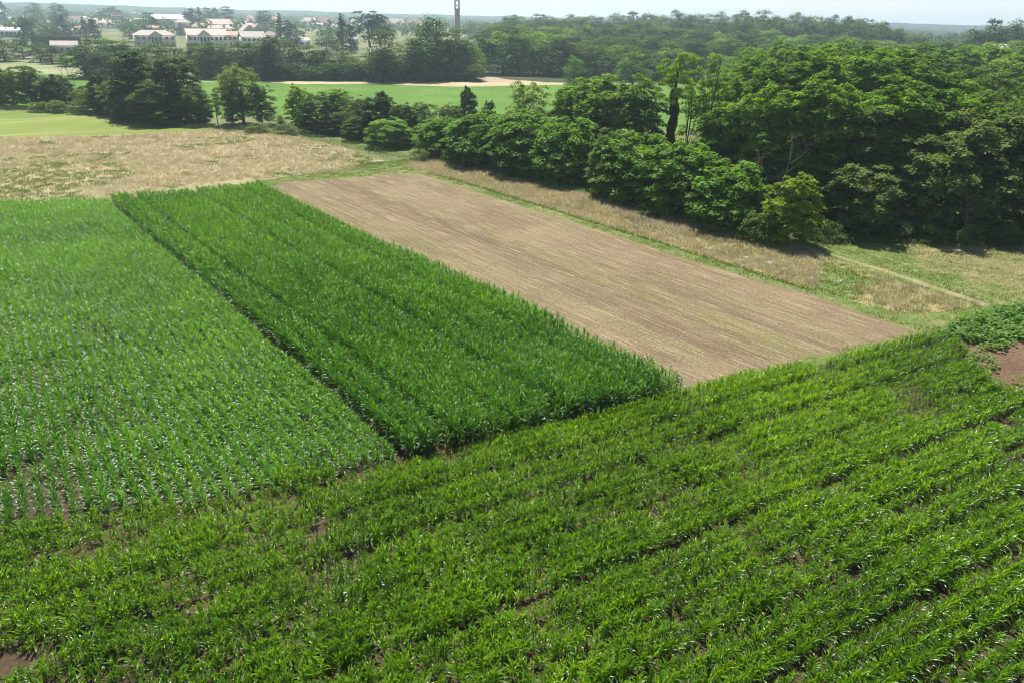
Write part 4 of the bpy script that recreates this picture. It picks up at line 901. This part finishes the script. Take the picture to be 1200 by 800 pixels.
house(82, 97, 42, 36, 31, 'gable', 'w_brown', 'r_red', 'red and white roofed house beside the pink roofed one', 11, (3, 1))
house(80, 104, 31, 25, 19, 'hip', 'w_grey', 'r_brown', 'wide brown roofed house behind the small conifers', 12, (4, 1))
house(118, 136, 34, 27, 22, 'hip', 'w_white', 'r_pink', 'white villa with a pink roof left of the round tree', 11, (3, 1))
house(128, 148, 26, 22, 17, 'gable', 'w_pink', 'r_red', 'light red roof behind the white villa', 11, (3, 1))
house(136, 150, 34, 29, 24, 'hip', 'w_brown', 'r_brown', 'dark walled house right of the white villa', 10, (2, 1))
house(150, 170, 22, 19, 15, 'hip', 'w_white', 'r_pink', 'far pink roofed house left of the large hall', 11, (3, 1))
house(50, 64, 17.5, 15, 11, 'gable', 'w_white', 'r_white', 'far white roofed workshop between dark trees', 14, (0, 0), name='workshop', cat='workshop')
house(140, 158, 17, 15.5, 13, 'gable', 'w_white', 'r_white', 'far white roofed shed beyond the village', 14, (0, 0), name='workshop', cat='workshop')
house(62, 92, 63, 54, 48, 'gable', 'w_grey', 'r_grey', 'low grey pavilion with white panels under the clipped hedge', 8, (4, 1), name='pavilion', cat='pavilion')
house(1158, 1172, 92, 56, 52, 'gable', 'w_white', 'r_white', 'white roof corner glimpsed between the right wood trees', 5, (0, 0))

rh_ = random.Random(21)
spots_ = [(100, 29.5), (112, 27), (126, 30), (144, 28.5), (104, 24), (134, 24.5), (154, 27), (16, 36), (60, 31), (46, 26), (90, 27), (110, 34), (28, 22), (205, 24), (216, 20), (272, 27), (288, 25), (318, 27), (330, 36), (352, 38), (300, 30), (240, 24)]+[(x, y) for y in (12.5, 15.5, 19.5, 24.5) for x in range(16, 330, 21)]+[(x, y) for y in (21, 25, 30) for x in range(345, 520, 24)]
spots_ = sorted([(x+rh_.uniform(-8, 8), y+rh_.uniform(-1.2, 1.2), y < 20) for (x, y) in spots_ if rh_.random() > .2])
kk_ = {True: 0, False: 0}
for (x, y, far_) in spots_:
    y += x*0.012; wpx = rh_.uniform(9, 18)*(1 if y > 16 else .8)
    D_ = math.hypot(*G(x, y)); hh_ = rh_.uniform(7, 10.5); sc_ = F/D_
    rc, wc = rh_.choice(['r_pink', 'r_red', 'r_pink', 'r_grey', 'r_white']), rh_.choice(['w_white', 'w_white', 'w_cream', 'w_pink'])
    house(x-wpx/2, x+wpx/2, y, y-hh_*sc_, y-(hh_+2.8)*sc_, rh_.choice(['hip', 'gable', 'gable', 'front']), wc, rc,
          f"{dict(w_white='white', w_cream='cream', w_pink='pinkish')[wc]} house with {dict(r_pink='pale red', r_red='red', r_grey='grey', r_white='white')[rc]} roof, {ordn(kk_[far_])} from left of the {'farthest' if far_ else 'nearer'} small houses", 10, (2, 1) if y > 20 else (0, 0), yaw=rh_.uniform(-.3, .3)); kk_[far_] += 1
# clipped hedge above the pavilion
a, b = G(38, 55), G(96, 55.5); w = np.linalg.norm(b-a); D = math.hypot(*((a+b)/2)); hh = height_at(66, 43, D)
r = np.random.default_rng(5); n = 9000; c = np.stack([r.uniform(0, w, n), r.uniform(0, 4, n), r.uniform(0, hh, n)], -1); s_ = r.integers(0, 3, n)
c[s_ == 0, 1] = 0; c[s_ == 1, 2] = hh; nn = np.where((s_ == 1)[:, None], [0, 0, 1.], [0, -1., 0.3])+r.normal(size=(n, 3))*.4
v, f = leaf_quads(c, nn, .9, r); o = obj('clipped_hedge', mesh_np('clipped_hedge', v, f, [M['oak']], attrs={'tone': np.full(n*4, .3)})); o.location = (a[0], a[1], 0); o.rotation_euler = (0, 0, math.atan2(b[1]-a[1], b[0]-a[0]))
tag(o, 'long clipped rectangular hedge above the grey pavilion', 'hedge')
# garden wall
a, b = G(396, 72.5), G(437, 74); w = np.linalg.norm(b-a); o = empty('garden_wall', (a[0], a[1], 0), math.atan2(b[1]-a[1], b[0]-a[0])); tag(o, 'long white garden wall between the tree line and the pines', 'wall')
obj('panel', box_me('panel', 0, w, 0, .25, 0, 1.7, 'w_white'), o)
for i in range(9): obj('post', box_me('post', w*i/8-.2, w*i/8+.2, -.08, .33, 0, 2.1, 'w_grey'), o)

# bell tower
g = G(536, 52); o = empty('bell_tower', (g[0], g[1], 0), R(12)); tag(o, 'tall grey brick bell tower rising above the trees into the sky', 'tower')
tw = 4.7/2; th = 44
obj('shaft', box_me('shaft', -tw, tw, -tw, tw, 0, 31, 'brick'), o)
obj('cornice', box_me('cornice', -tw-.35, tw+.35, -tw-.35, tw+.35, 31.003, 31.8, 'w_grey'), o)
for sx in (-1, 1):
    for sy in (-1, 1): obj('pier', box_me('pier', sx*tw-(.9 if sx > 0 else 0), sx*tw+(0 if sx > 0 else .9), sy*tw-(.9 if sy > 0 else 0), sy*tw+(0 if sy > 0 else .9), 31.803, 38, 'brick'), o)
obj('bell', prism('bell', [(math.cos(a_*.785)*r_, math.sin(a_*.785)*r_, z_) for r_, z_ in ((.9, 33.6), (.6, 34.6), (.2, 35.2)) for a_ in range(8)], [(k*8+i, k*8+(i+1) % 8, (k+1)*8+(i+1) % 8, (k+1)*8+i) for k in range(2) for i in range(8)]+[tuple(range(16, 24))], 'w_brown'), o)
obj('upper_cornice', box_me('upper_cornice', -tw-.35, tw+.35, -tw-.35, tw+.35, 38.003, 38.8, 'w_grey'), o)
P = [(-tw, -tw, 38.803), (tw, -tw, 38.803), (tw, tw, 38.803), (-tw, tw, 38.803), (0, 0, 44)]
obj('roof', prism('roof', P, [(3, 2, 1, 0), (0, 1, 4), (1, 2, 4), (2, 3, 4), (3, 0, 4)], 'r_red'), o)
for z in (12, 19, 26):
    obj('window', box_me('window', -.35, .35, -tw-.03, -tw+.02, z, z+1.6, 'glass'), o)

# ---------------------------------------------------------------- ivy clad tree, stump, dead tree, bare stems
def ivy_tree(px, by, ty, label, w=4.2, tuft=True, trad=.9):
    g = G(px, by); D = math.hypot(*g); h = height_at(px, ty, D); r = np.random.default_rng(int(px))
    o = empty('ivy_clad_tree', (g[0], g[1], 0)); tag(o, label, 'tree')
    v, f = tube([(0, 0, 0), (.1, 0, h*.4), (-.1, .1, h*.75), (0.2, 0, h*.95)], [.4, .32, .22, .08], 8); obj('trunk', mesh_np('trunk', v, f, [M['bark']]), o)
    n = 7000; t = r.random(n)**.9; a = r.uniform(0, 6.283, n); rr = trad*(1-.3*t)*(1+.28*np.sin(t*19+a)+.15*np.sin(t*41+2*a))*r.uniform(.75, 1.1, n)
    c = np.stack([np.cos(a)*rr, np.sin(a)*rr, t*h*(.74 if tuft else .96)], -1); nn = np.stack([np.cos(a), np.sin(a), np.full(n, .4)], -1)+r.normal(size=(n, 3))*.3
    v, f = leaf_quads(c, nn, .25, r, .9); obj('ivy', mesh_np('ivy', v, f, [M['ivy']], attrs={'tone': np.repeat(r.random(n)*.7, 4)}), o)
    if tuft:
        V = []; Nn = []
        for i in range(48):
            a = r.uniform(0, 6.28); q = np.array([math.cos(a)*r.uniform(.1, 1)*w*.55, math.sin(a)*r.uniform(.1, 1)*w*.55, h*r.uniform(.66, .98)]); k = 110
            d = r.normal(size=(k, 3)); d /= np.linalg.norm(d, axis=1, keepdims=True); V.append(q+d*np.array([.9, .9, .45])*r.uniform(.5, 1, (k, 1))); Nn.append(d+np.array([0, 0, .7]))
        V = np.concatenate(V); v, f = leaf_quads(V, np.concatenate(Nn), .3, r); obj('crown', mesh_np('crown', v, f, [M['robinia']], attrs={'tone': np.repeat(r.random(len(V))*.6, 4)}), o)
ivy_tree(779, 226, 58, 'dark ivy clad trunk with a yellow green tuft of leaves on top', 5.2, True, .8)
ivy_tree(694, 214, 176, 'short dark ivy covered stump in the notch of the hedge', 2, False, .7)
def bare_tree(px, by, ty, label, name, seed, nst, lean, bark='bark_pale', rad=.12):
    g = G(px, by); D = math.hypot(*g); h = height_at(px, ty, D); r = np.random.default_rng(seed)
    o = empty(name, (g[0], g[1], 0)); tag(o, label, 'tree')
    p0 = tube([(0, 0, 0), (lean*h*.15, 0, h*.35), (lean*h*.3, 0, h*.6), (lean*h*.5, .1, h)], [rad, rad*.8, rad*.5, rad*.12], 6); obj('trunk', mesh_np('trunk', *p0, [M[bark]]), o)
    parts = []
    for i in range(nst):
        t = r.uniform(.25, .9); a = r.uniform(0, 6.28); L = h*r.uniform(.2, .42); b0 = np.array([lean*h*.5*t, 0, h*t])
        e = b0+np.array([math.cos(a)*L*.6, math.sin(a)*L*.4, L*.6]); parts.append(tube([b0, (b0+e)/2+np.array([0, 0, -.08*L]), e], [rad*.4, rad*.28, rad*.08], 4))
        for k in range(4):
            s = r.uniform(.3, .9); q = b0+(e-b0)*s; e2 = q+r.normal(size=3)*L*.22+np.array([0, 0, L*.1]); parts.append(tube([q, e2], [rad*.2, rad*.06], 3))
    obj('branches', mesh_np('branches', *join(parts), [M[bark]]), o)
bare_tree(900, 272, 152, 'dead leafless grey tree among the dark front of the wood', 'dead_tree', 3, 11, .25)
bare_tree(884, 270, 175, 'smaller dead leafless tree left of the taller dead one', 'dead_tree', 9, 8, -.1)
bare_tree(82, 131, 78, 'left one of the bare stems rising from the dark spiky bush', 'bare_stem', 5, 5, .02, rad=.09)
bare_tree(88, 131, 74, 'tallest one of the bare stems in the left hedge', 'bare_stem', 6, 5, .05, rad=.1)
bare_tree(95, 131, 80, 'right one of the bare stems with crooked top', 'bare_stem', 7, 5, -.05, rad=.09)
bare_tree(1128, 284, 222, 'pale dead branches sticking out of the dark wood corner', 'dead_tree', 12, 12, -.3)

# white sheet and tarp at the wood edge
def crumple(name, px, by, w, h, mat, label, cat, seed):
    g = G(px, by); r = np.random.default_rng(seed); n = 14
    X, Y = np.meshgrid(np.linspace(-w/2, w/2, n), np.linspace(0, 1, n)); Z = h*(1-Y)**1.0*(0.6+.4*np.sin(X*3))+r.normal(0, .07, X.shape); YY = Y*w*.5+r.normal(0, .05, X.shape)
    v = np.stack([X.ravel(), YY.ravel(), np.maximum(Z.ravel(), .03)], -1); v = np.concatenate([v, v-np.array([0, .0, .03])])
    i = np.arange(n-1); q = (i[:, None]*n+i[None, :]).ravel(); f = np.stack([q, q+1, q+n+1, q+n], -1); f = np.concatenate([f, f[:, ::-1]+n*n])
    o = obj(name, mesh_np(name, v, f, [M[mat]])); o.location = (g[0], g[1], .02); tag(o, label, cat); return o
crumple('plastic_sheet', 977, 277, 2.0, 1.6, 'sheetw', 'crumpled white plastic sheet lying in the shade of the wood edge', 'sheet', 1)
o = empty('tarp_shelter', (*G(1062, 274), 0), .1); tag(o, 'dim blue green tarpaulin shelter in the dark under the trees', 'shelter')
obj('cover', prism('cover', [(-2, 0, 1.9), (2, 0, 2.2), (2, 2.6, 1.5), (-2, 2.6, 1.3), (-2, 0, 1.84), (2, 0, 2.14), (2, 2.6, 1.44), (-2, 2.6, 1.24)], [(0, 1, 2, 3), (7, 6, 5, 4), (0, 4, 5, 1), (1, 5, 6, 2), (2, 6, 7, 3), (3, 7, 4, 0)], 'tarp'), o)
obj('front_sheet', box_me('front_sheet', -1.9, 1.9, .05, .1, .1, 1.8, 'tarp'), o)
for x in (-1.95, 1.95): obj('post', box_me('post', x-.05, x+.05, -.05, .05, 0, 1.8, 'w_brown'), o)

# leafy weeds by the bare soil
wp = fill(PX((1092, 396), (1120, 378), (1150, 368), (1260, 350), (1290, 385), (1200, 398), (1130, 404)), 7)
r = np.random.default_rng(8); V = []; Nn = []; tn = []
bp = fill(PX((1110, 402), (1160, 396), (1300, 380), (1330, 470), (1230, 480), (1190, 470), (1160, 455), (1135, 430)), 2.0); bp = bp[(vnoise(bp[:, 0]+500, bp[:, 1]+500, 2.2, 91) > .55)]; wp = np.concatenate([wp, bp])
for (x, y) in wp:
    s = r.uniform(.5, 1.2); k = 12; d = r.normal(size=(k, 3)); d /= np.linalg.norm(d, axis=1, keepdims=True); d[:, 2] = abs(d[:, 2])
    V.append(np.array([x, y, .12])+d*np.array([.35, .35, .65])*s); Nn.append(d*.4+np.array([0, 0, .9])+r.normal(size=(k, 3))*.3); tn.append(np.full(k*4, r.random()*.8))
V = np.concatenate(V); v, f = leaf_quads(V, np.concatenate(Nn), .27, r, .95); tag(obj('weeds', mesh_np('weeds', v, f, [M['weed']], attrs={'tone': np.concatenate(tn)})), 'dense broad leaved weeds between the corn and the bare soil', kind='stuff')
# undergrowth at the feet of the hedges
def edge_leaves(name, line, dens, wid, hgt, mat, label, seed):
    r = np.random.default_rng(seed); P = [G(*p) for p in line]; V = []; Nn = []
    for a, b in zip(P[:-1], P[1:]):
        L = np.linalg.norm(b-a); n = int(L*dens); t = r.random(n); q = a+(b-a)*t[:, None]; nn_ = np.array([-(b-a)[1], (b-a)[0]])/L
        if nn_[1] < 0: nn_ = -nn_
        q = q+nn_*(r.uniform(-.3, 1, n)*wid)[:, None]; hs = hgt*(.4+.6*vnoise(q[:, 0]+500, q[:, 1]+500, 2.5, seed)); z = r.random(n)**.8*hs
        V.append(np.concatenate([q, z[:, None]], 1)); Nn.append(r.normal(size=(n, 3))*.6+np.array([0, -.2, .8]))
    V = np.concatenate(V); v, f = leaf_quads(V, np.concatenate(Nn), .22, r, .7)
    tag(obj(name, mesh_np(name, v, f, [M[mat]], attrs={'tone': np.repeat(r.random(len(V))*.6, 4)})), label, kind='stuff')
edge_leaves('undergrowth', [(482, 184), (520, 190), (590, 206), (700, 231), (780, 255), (860, 274), (920, 287)], 110, 1.6, 0.8, 'weed', 'green undergrowth along the foot of the right hedge', 1)
edge_leaves('wood_undergrowth', [(945, 287), (1040, 286), (1130, 288), (1240, 288)], 110, 3.5, 1.3, 'oak', 'dark undergrowth along the wood corner', 2)
edge_leaves('hedge_undergrowth', [(-20, 130), (110, 134), (190, 149), (260, 153), (345, 161), (420, 176), (480, 191)], 60, 3, 1.6, 'olive', 'grey green undergrowth along the left hedge foot', 3)
edge_leaves('ditch_weeds', [(500, 203.5), (540, 213.5), (600, 232), (700, 263), (800, 294), (880, 319), (955, 343)], 34, .45, .42, 'olive', 'dark green weeds along the edge of the stubble', 4)
# white umbels in the dry strip
for i, (px, py, s, lb) in enumerate([(874, 306, .25, 'white flower umbels, leftmost tuft in the dry strip'), (900, 312, .4, 'larger white flower tuft in the dry strip'), (982, 334, .4, 'white flower tuft on the green gap of the strip'), (952, 331, .2, 'tiny white flower tuft by the green gap'), (1082, 341, .2, 'tiny white flower tuft near the track end')]):
    g = G(px, py); r = np.random.default_rng(i); n = int(26*s/.25); c = np.stack([r.normal(0, s, n), r.normal(0, s*.7, n), r.uniform(.35, .6, n)], -1)
    o = empty('wild_flowers', (g[0], g[1], 0)); tag(o, lb, 'flowers', 'white flower tufts')
    v, f = leaf_quads(c, r.normal(size=(n, 3))*.3+np.array([0, 0, 1]), .09, r, .9); obj('flower_heads', mesh_np('flower_heads', v, f, [M['sheetw']]), o)
    V = join([tube([(p[0]*.6, p[1]*.6, 0), (p[0], p[1], p[2]-.01)], [.008, .005], 3) for p in c[::3]]); obj('stems', mesh_np('stems', *V, [M['green_blade']]), o)
print('OBJECTS TOTAL', len(S.objects))
